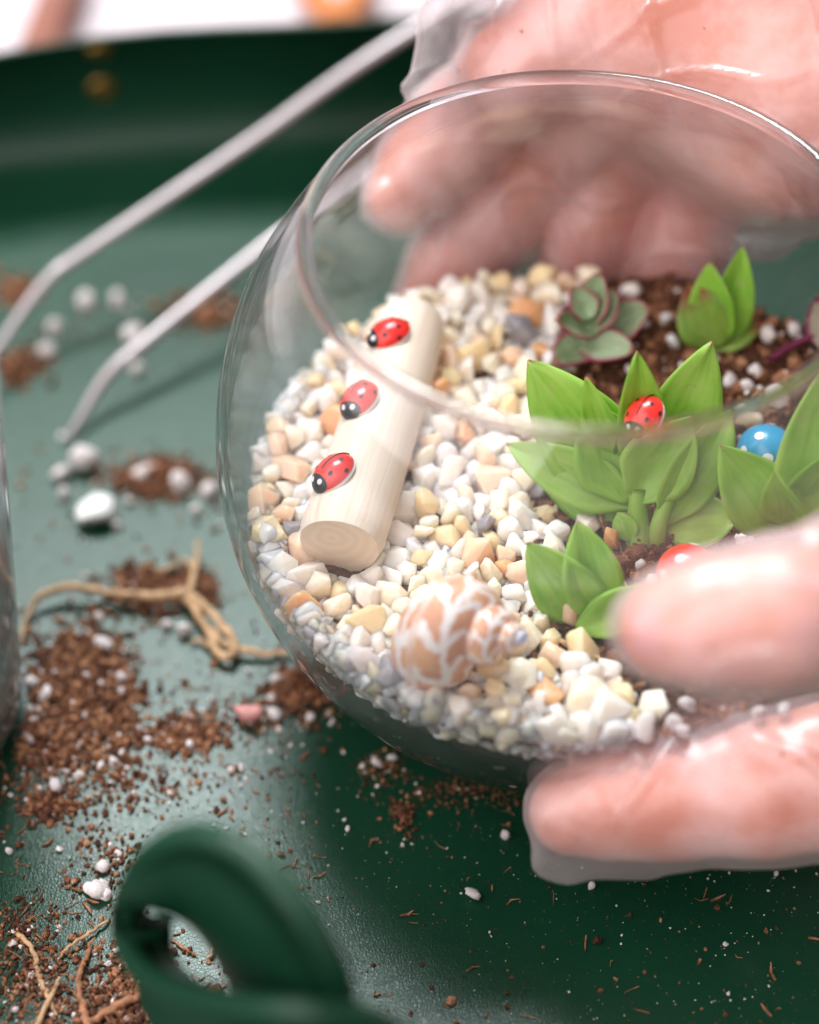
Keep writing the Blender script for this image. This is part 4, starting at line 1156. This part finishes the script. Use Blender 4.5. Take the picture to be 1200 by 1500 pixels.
for _ in range(420):                              # fibres in the heaps
    cx, cy, sx, sy = [(118, 1015, 40, 42), (72, 1078, 28, 30), (232, 702, 32, 14), (190, 1450, 40, 30), (60, 1440, 40, 40), (445, 1008, 22, 14), (288, 862, 30, 14)][int(RNG.integers(7))]
    p = P(cx + RNG.normal() * sx, cy + RNG.normal() * sy, 0.0008 + 0.0018 * RNG.uniform())
    if not on_mat(p): continue
    a = RNG.uniform(0, 6.28); l_ = RNG.uniform(0.0010, 0.0034); d = np.array([math.cos(a), math.sin(a), RNG.uniform(-.2, .3)]) * l_
    V, F = sweep([p, p + d * .5 + RNG.normal(size=3) * l_ * .12, p + d], [.0001, .00012, .00005], 4); V[:, 2] = np.maximum(V[:, 2], 0.00006); fibres.add(V, F, RNG.uniform(0.2, 1.0))
for _ in range(230):
    if RNG.uniform() < 0.78: x, y = RNG.uniform(0, 470), RNG.uniform(1090, 1500)
    else: x, y = RNG.uniform(470, 1200), RNG.uniform(1170, 1500)
    a = RNG.uniform(0, 6.28); l_ = RNG.uniform(0.0008, 0.0032); d = np.array([math.cos(a), math.sin(a), RNG.uniform(0, 0.12)]) * l_
    p = P(x, y, 0.0002); pts = [p, p + d * .5 + np.array([*RNG.normal(size=2), 0]) * l_ * .12, p + d]
    r0 = RNG.choice([.00008, .00014, .00026], p=[.55, .33, .12])
    V, F = sweep(pts, [r0, r0 * 1.1, r0 * .5], 5); V[:, 2] = np.maximum(V[:, 2], 0.00005); fibres.add(V, F, RNG.uniform(0.2, 1.0))
mess.build('spilled_soil', M['crumb'], 'spilled brown potting soil crumbs strewn over the green mat', 'soil', smooth=False)
grit.build('perlite_grit', M['perlite'], 'fine white perlite grit strewn over the green mat', 'perlite', smooth=False)
fibres.build('plant_fibre', M['root_dark'], 'short brown fibres and splinters strewn over the green mat', 'fibre')

PG = 'perlite granules on the mat'; ANCH = [(120, 1020, 1.2, 'in the main soil heap by the jar'), (220, 705, 1, 'in the soil clump below the tweezers tip'), (290, 910, .7, 'beside the tangled root'), (420, 1020, .9, 'beside the bowl near the pink stone'),
        (130, 470, 1.2, 'between the tweezers arms'), (80, 1420, 1.2, 'among the thin pale roots'), (180, 1440, .8, 'beside the soil-crusted brown root'), (160, 1265, .7, 'near the knobbly perlite lump'), (565, 1112, .7, 'under the bowl edge'), (800, 1290, 1.5, 'on clean mat near the gloved forefinger')]
for x, y, r in [(126, 675, 23), (92, 694, 15), (94, 724, 12), (214, 692, 22), (266, 708, 18), (305, 718, 13), (246, 915, 10), (272, 922, 15), (152, 943, 14), (130, 972, 9), (48, 1003, 13), (68, 1020, 12), (45, 1040, 9),
                (178, 992, 10), (116, 1031, 9), (73, 1067, 8), (405, 993, 11), (402, 1045, 12), (398, 1020, 8), (455, 1050, 8), (146, 1122, 9), (168, 1116, 9), (116, 1136, 9), (82, 1150, 11), (148, 1269, 11),
                (13, 1247, 7), (18, 1381, 7), (46, 1430, 6), (175, 1390, 6), (740, 1223, 8), (693, 1309, 13), (866, 1298, 7), (1064, 1383, 5), (185, 1492, 6), (170, 1510, 6), (173, 1250, 6),
                (195, 490, 17), (200, 540, 12), (170, 440, 14), (125, 440, 13), (80, 480, 13), (68, 512, 12), (170, 1470, 5), (196, 1391, 5), (238, 1386, 5), (145, 905, 8), (575, 1110, 8), (553, 1115, 9), (190, 735, 8), (172, 770, 8), (285, 745, 9)]:
    s = r / px_per_m(y) * 0.78; p = P(x, y, s * 0.7)
    perl(p, s, ('larger' if r > 11 else 'small') + ' white perlite granule ' + near_name(x, y, ANCH), PG)
s = 26 / px_per_m(750)
W, Fp = rock(3, 9, 790, p=8, squash=(1.05, 0.85, 0.62), jit=0.15)
solo('white_pebble', W * s + P(140, 748, s * 0.6), Fp, M['white'], 'smooth bright white oval pebble on the mat below the perlite', 'pebble')
W = []; Fw = []
for dx, dy, r in [(0, 0, 14), (-14, -2, 8), (8, 6, 9), (6, -8, 8)]:
    w, f = rock(2, 8, 800 + r + dx, p=7, rough=0.04); s = r / px_per_m(1300); Fw += [tuple(i + sum(len(q) for q in W) for i in ff) for ff in f]; W.append(w * s + P(145 + dx, 1304 + dy, s * 0.7))
solo('perlite', np.vstack(W), Fw, M['perlite'], 'knobbly white perlite lump on the mat beside the curled corner', 'perlite')
s = 25 / px_per_m(1042); W, Fp = quartz(811, (1.0, 0.8, 0.7), 12, 0.12, 2); W = W / 1.2 * (1 + RNG.normal(size=(len(W), 1)) * 0.03)
solo('pink_stone', W * s + P(363, 1042, s * 0.7), Fp, M['pinkstone'], 'dull pink stone chip on the mat next to the bowl', 'stone')

def root_piece(strands, label, mat='root', name='dry_root'):
    r0 = thing(name, label, 'root', P(strands[0][0][0][0], strands[0][0][0][1], 0))
    for pts, rad in strands:
        c = catmull([P(x, y, z) for x, y, z in pts], 8)
        c = c + RNG.normal(size=c.shape) * 0.00012
        V, F = sweep(c, np.array(rad) * 0.8, 8); V = V + RNG.normal(size=V.shape) * 0.00005; V[:, 2] = np.maximum(V[:, 2], 0.0002); part('strand', V, F, M[mat], r0)
root_piece([
    ([(30, 945, .0006), (42, 900, .0015), (62, 872, .003), (100, 860, .0035), (160, 868, .003), (225, 874, .003), (275, 868, .003)], [.0003, .0007, .0009, .0011, .0010, .0012, .0013]),
    ([(290, 790, .0035), (288, 820, .0035), (283, 850, .003), (276, 872, .003)], [.0003, .0008, .0009, .0012]),
    ([(276, 868, .003), (300, 888, .0032), (325, 915, .003), (345, 945, .0025), (335, 962, .002), (318, 955, .002), (305, 925, .002), (290, 900, .0025), (272, 878, .003)], [.0012, .001, .001, .001, .001, .001, .0009, .001, .001]),
    ([(310, 920, .002), (325, 940, .002), (350, 950, .002), (390, 957, .0015), (425, 956, .001)], [.0007, .0008, .0009, .0008, .0006]),
    ([(278, 942, .001), (292, 938, .001), (318, 955, .0015)], [.0003, .0005, .0007]),
    ([(212, 824, .001), (240, 835, .0012), (268, 820, .001), (285, 835, .002)], [.0002, .0004, .0005, .0005]),
], 'long pale tangled root lying on the mat left of the bowl')
root_piece([([(88, 1402, .0005), (100, 1388, .001), (130, 1366, .0012), (160, 1347, .0006)], [.0003, .0004, .0004, .0003])], 'straight pale root end on the mat near the knobbly perlite')
root_piece([([(25, 1365, .0008), (50, 1395, .001), (57, 1430, .001), (68, 1455, .001), (82, 1490, .0006)], [.0005, .0005, .0005, .0005, .0003]),
            ([(88, 1430, .0008), (74, 1462, .0014), (50, 1510, .0006)], [.0003, .0006, .0006])], 'crossed thin pale roots on the soiled mat')
root_piece([([(137, 1373, .0008), (128, 1400, .001), (116, 1440, .0012), (124, 1480, .0014), (132, 1520, .001)], [.0003, .0005, .0006, .0008, .0008]),
            ([(130, 1500, .0012), (170, 1475, .0016), (205, 1458, .0018), (230, 1445, .0016)], [.0008, .0010, .0008, .0004]),
            ([(228, 1405, .0012), (229, 1430, .0014), (230, 1448, .0014)], [.0001, .0003, .0004])], 'soil-crusted brown root beside the curled corner of the mat', mat='root_dark')
root_piece([([(305, 1410, .0003), (312, 1392, .001), (316, 1378, .0005)], [.0004, .0004, .0003])], 'short pale root stub inside the curled corner')
root_piece([([(252, 1376, .0004), (272, 1390, .0006), (290, 1400, .0004)], [.0002, .0003, .0001])], 'thin dark fibre inside the curled corner', mat='root_dark')

# ------------------------------------------------------------------ hands
def surface_nets(Fv, origin, h):
    inside = Fv < 0
    nx, ny, nz = Fv.shape
    acc = np.zeros((nx-1, ny-1, nz-1, 3), np.float32); cnt = np.zeros((nx-1, ny-1, nz-1), np.float32)
    corners = [(i, j, k) for i in (0, 1) for j in (0, 1) for k in (0, 1)]
    sl = lambda c: (slice(c[0], nx-1+c[0]), slice(c[1], ny-1+c[1]), slice(c[2], nz-1+c[2]))
    for c in corners:
        for a in range(3):
            if c[a]: continue
            d = list(c); d[a] = 1; d = tuple(d)
            f0, f1 = Fv[sl(c)], Fv[sl(d)]
            x = inside[sl(c)] != inside[sl(d)]
            t = np.where(x, f0 / np.where(x, f0 - f1, 1), 0)
            for b in range(3):
                acc[..., b] += np.where(x, (c[b] + (t if b == a else 0)), 0)
            cnt += x
    act = cnt > 0
    idx = -np.ones(act.shape, np.int64); idx[act] = np.arange(act.sum())
    cells = np.argwhere(act)
    V = (cells + acc[act] / cnt[act][:, None]) * h + origin
    Fc = []
    for a in range(3):
        b, c = (a + 1) % 3, (a + 2) % 3
        s0 = [slice(None)] * 3; s1 = [slice(None)] * 3
        s0[a] = slice(0, -1); s1[a] = slice(1, None)
        x = inside[tuple(s0)] != inside[tuple(s1)]
        e = np.argwhere(x)
        e = e[(e[:, b] > 0) & (e[:, c] > 0) & (e[:, b] < Fv.shape[b]-1) & (e[:, c] < Fv.shape[c]-1)]
        flip = inside[tuple(e.T)]
        def at(db, dc):
            q = e.copy(); q[:, b] += db; q[:, c] += dc; return idx[tuple(q.T)]
        q = np.stack([at(-1, -1), at(0, -1), at(0, 0), at(-1, 0)], 1)
        q[~flip] = q[~flip][:, ::-1]
        Fc.append(q)
    return V, np.vstack(Fc)
def smin(a, b, k):
    hh = np.maximum(k - np.abs(a - b), 0) / k
    return np.minimum(a, b) - hh * hh * k * 0.25
def cap_sdf(X, a, b, ra, rb):
    ab = b - a; t = np.clip(((X - a) @ ab) / (ab @ ab), 0, 1)
    d = X - a - t[..., None] * ab
    return np.sqrt((d * d).sum(-1)) - (ra + t * (rb - ra))
def chain_sdf(X, chain, k, grow=0.0):
    r = None
    for (a, ra), (b, rb) in zip(chain[:-1], chain[1:]):
        d = cap_sdf(X, a, b, ra + grow, rb + grow); r = d if r is None else smin(r, d, k)
    return r
def hand_mesh(fingers, palm, extra, grow, h, wrinkle=0.0, kf=0.004, kp=0.012, clip=None):
    allp = [q for ch in fingers + palm + extra for q in ch]
    lo = np.min([p - r for p, r in allp], 0) - 0.006; hi = np.max([p + r for p, r in allp], 0) + 0.006
    n = np.ceil((hi - lo) / h).astype(int) + 1
    ax3 = [lo[i] + h * np.arange(n[i]) for i in range(3)]
    X = np.stack(np.meshgrid(*ax3, indexing='ij'), -1).astype(np.float32)
    pl = None
    for ch in palm:
        d = chain_sdf(X, ch, kp, grow); pl = d if pl is None else smin(pl, d, kp)
    body = None
    for ch in fingers:
        d = smin(pl, chain_sdf(X, ch, kf, grow), 0.006); body = d if body is None else np.minimum(body, smin(body, d, 0.0012))
    for ch in extra:
        body = smin(body, chain_sdf(X, ch, 0.002), 0.0025)
    if wrinkle:
        x, y, z = X[..., 0], X[..., 1], X[..., 2]
        wv = np.sin(x * 520 + 2.1 * np.sin(y * 260) + z * 240) * np.sin(y * 330 + 1.7 * np.sin(z * 300 + x * 150)) + 0.6 * np.sin(x * 230 - y * 410 + 2 * np.sin(z * 190)) * np.sin(z * 420 + x * 110)
        fold = 0
        for k_, (dx, dy, dz, f_, ph_) in enumerate([(0.7, 0.5, 0.5, 430, 0.3), (-0.3, 0.8, 0.5, 350, 1.9), (0.9, -0.2, 0.4, 300, 4.1), (0.2, 0.4, -0.9, 380, 2.7)]):
            u_w = (x * dx + y * dy + z * dz) * f_ + 1.6 * np.sin(x * (130 + 30 * k_) + ph_) + 1.5 * np.sin(y * (170 - 20 * k_) - ph_) + 1.3 * np.sin(z * (150 + 15 * k_) + 2 * ph_)
            env = np.clip(np.sin(x * (95 + 11 * k_) + ph_ * 3) * np.sin(y * (110 - 9 * k_) + ph_) + np.sin(z * 120 + ph_ * 5) * 0.6, 0, 1)
            fold = fold + env * np.exp(-((np.sin(u_w) - 1) / 0.10) ** 2)
        body = body - wrinkle * wv - 0.0011 * fold
    return surface_nets(body, lo, h)
def near_pt(x, y, d): return PD(x, y, d)
def H(x, y, d, r): return (PD(x, y, d), r)

# near hand: thumb above, forefinger below the bowl's front right
nf = [
    [H(978, 922, .3020, .0070), H(1045, 912, .3010, .0084), H(1140, 905, .3005, .0092), H(1260, 895, .3070, .0104), H(1400, 905, .320, .0125)],
    [H(838, 1190, .3430, .0072), H(905, 1176, .3425, .0086), H(990, 1166, .3415, .0097), H(1120, 1154, .339, .0107), H(1230, 1135, .338, .0112), H(1420, 1085, .335, .0112)],
    [H(1240, 1165, .366, .0075), H(1320, 1150, .366, .0090), H(1400, 1130, .358, .0098), H(1480, 1110, .350, .0108)],
    [H(1290, 1150, .386, .0072), H(1370, 1150, .384, .0086), H(1450, 1140, .372, .0095), H(1520, 1120, .360, .0104)],
    [H(1350, 1140, .402, .0064), H(1420, 1150, .398, .0078), H(1500, 1150, .386, .0085), H(1560, 1130, .372, .0098)]]
npalm = [[H(1400, 900, .320, .0130), H(1640, 1000, .352, .020), H(1850, 960, .37, .021)],
         [H(1420, 1085, .335, .0112), H(1660, 1020, .355, .020)],
         [H(1480, 1110, .350, .0112), H(1670, 1040, .362, .019)],
         [H(1520, 1120, .360, .0112), H(1690, 1050, .372, .018), H(1870, 980, .38, .020)],
         [H(1560, 1130, .372, .0105), H(1710, 1060, .382, .016)]]
nextra = [[H(812, 1212, .3405, .0024), H(806, 1262, .3405, .0026), H(830, 1270, .3405, .0024), H(950, 1264, .3405, .0020), H(1030, 1235, .3395, .0016)],
          [H(835, 1222, .3405, .0046), H(925, 1238, .3405, .0036)],
          [H(955, 918, .3010, .0058), H(1000, 902, .2995, .0066)],
          [H(1110, 845, .299, .0036), H(1230, 800, .300, .0050), H(1400, 800, .31, .006)]]
# far hand: palm towards the bowl, fingers reaching down its back
def FH(x, y, r, off=0.001): return (PD(x, y, sphere_hit(x, y, True) + r * 1.15 + off + 0.026 * max(0, min(1, (380 - y) / 260))), r * 1.06)
ff = [
    [FH(584, 288, .0062), FH(622, 240, .0072), FH(680, 180, .0080), FH(760, 105, .0088), FH(870, 20, .0100)],
    [FH(632, 452, .0066), FH(672, 385, .0080), FH(720, 320, .0086), FH(800, 225, .0092), FH(940, 90, .0105)],
    [FH(818, 500, .0064), FH(842, 415, .0076), FH(868, 340, .0084), FH(920, 240, .0090), FH(1020, 110, .0105)],
    [FH(950, 500, .0060), FH(978, 420, .0072), FH(1005, 350, .0080), FH(1040, 260, .0086), FH(1110, 130, .0100)],
    [FH(650, -170, .0075, .004), FH(740, -130, .009, .004), FH(850, -95, .0105, .006), FH(1000, -60, .0125, .010)]]
fpalm = [[FH(870, 20, .0110), FH(1000, -60, .016, .006), FH(1220, -190, .020, .012), FH(1420, -300, .021, .02)],
         [FH(940, 90, .0115), FH(1100, -10, .016, .006), FH(1260, -150, .019, .012)],
         [FH(1020, 110, .0115), FH(1150, 20, .016, .006), FH(1300, -110, .019, .012), FH(1470, -230, .020, .02)],
         [FH(1110, 130, .0110), FH(1200, 60, .015, .004), FH(1340, -60, .017, .01)],
         [FH(1100, 230, .0095), FH(1190, 180, .0130, .003), FH(1300, 60, .0155, .008)]]
fextra = [[FH(668, -40, .0035), FH(640, 40, .0028), FH(612, 140, .0022)],
          [FH(700, -40, .004), FH(690, 60, .003), FH(640, 140, .002)],
          [FH(575, 300, .0050), FH(560, 292, .0036)],
          [FH(650, 360, .004), FH(640, 420, .004), FH(632, 460, .004)],
          [FH(1000, 330, .006, -.0005), FH(1120, 330, .006, -.0005), FH(1180, 290, .006)]]
def make_hand(label, fingers, palm, extra, glove_label):
    V, F = hand_mesh(fingers, palm, [], -0.0002, 0.00115)
    wrist = palm[0][-1][0]
    o = solo('person', V, F, M['skin'], label, 'person', loc=wrist)
    V, F = hand_mesh(fingers, palm, extra, 0.0007, 0.00085, wrinkle=0.00014, kf=0.006, kp=0.014)
    g = part('glove', V, F, M['glove'], o); g['label'] = glove_label
    return o
hand_n = make_hand('gloved hand gripping the bowl with thumb above and forefinger below, by the red toadstool', nf, npalm, nextra, 'clear thin disposable glove with a loose baggy fingertip')
hand_f = make_hand('gloved hand behind the bowl, its fingers spread down the back of the glass', ff, fpalm, fextra, 'clear thin disposable glove with wrinkles')
# thumb nail under the glove
tc_, tr_ = nf[0][0]; d_ = nrm(nf[0][0][0] - nf[0][2][0]); vw = nrm(CAM - tc_); vw = nrm(vw - d_ * (vw @ d_)); sd = np.cross(d_, vw)
V = []
for i in range(9):
    a = -0.0035 + 0.0115 * i / 8
    for j in range(9):
        q = -1 + 2 * j / 8; wq = 0.0052 * (1 - 0.25 * abs(2 * i / 8 - 1) ** 3) * q
        ang = wq / 0.0090
        t_ = a - 0.003
        rad = (0.0070 + 0.0014 * (-t_) / 0.0065 if t_ < 0 else math.sqrt(max(1e-8, 0.0070 ** 2 - t_ * t_))) + 0.00015
        V.append(tc_ + d_ * t_ + vw * math.cos(ang) * rad + sd * math.sin(ang) * rad)
part('thumb_nail', V, [f[::-1] for f in grid_faces(9, 9)], M['nail'], hand_n)
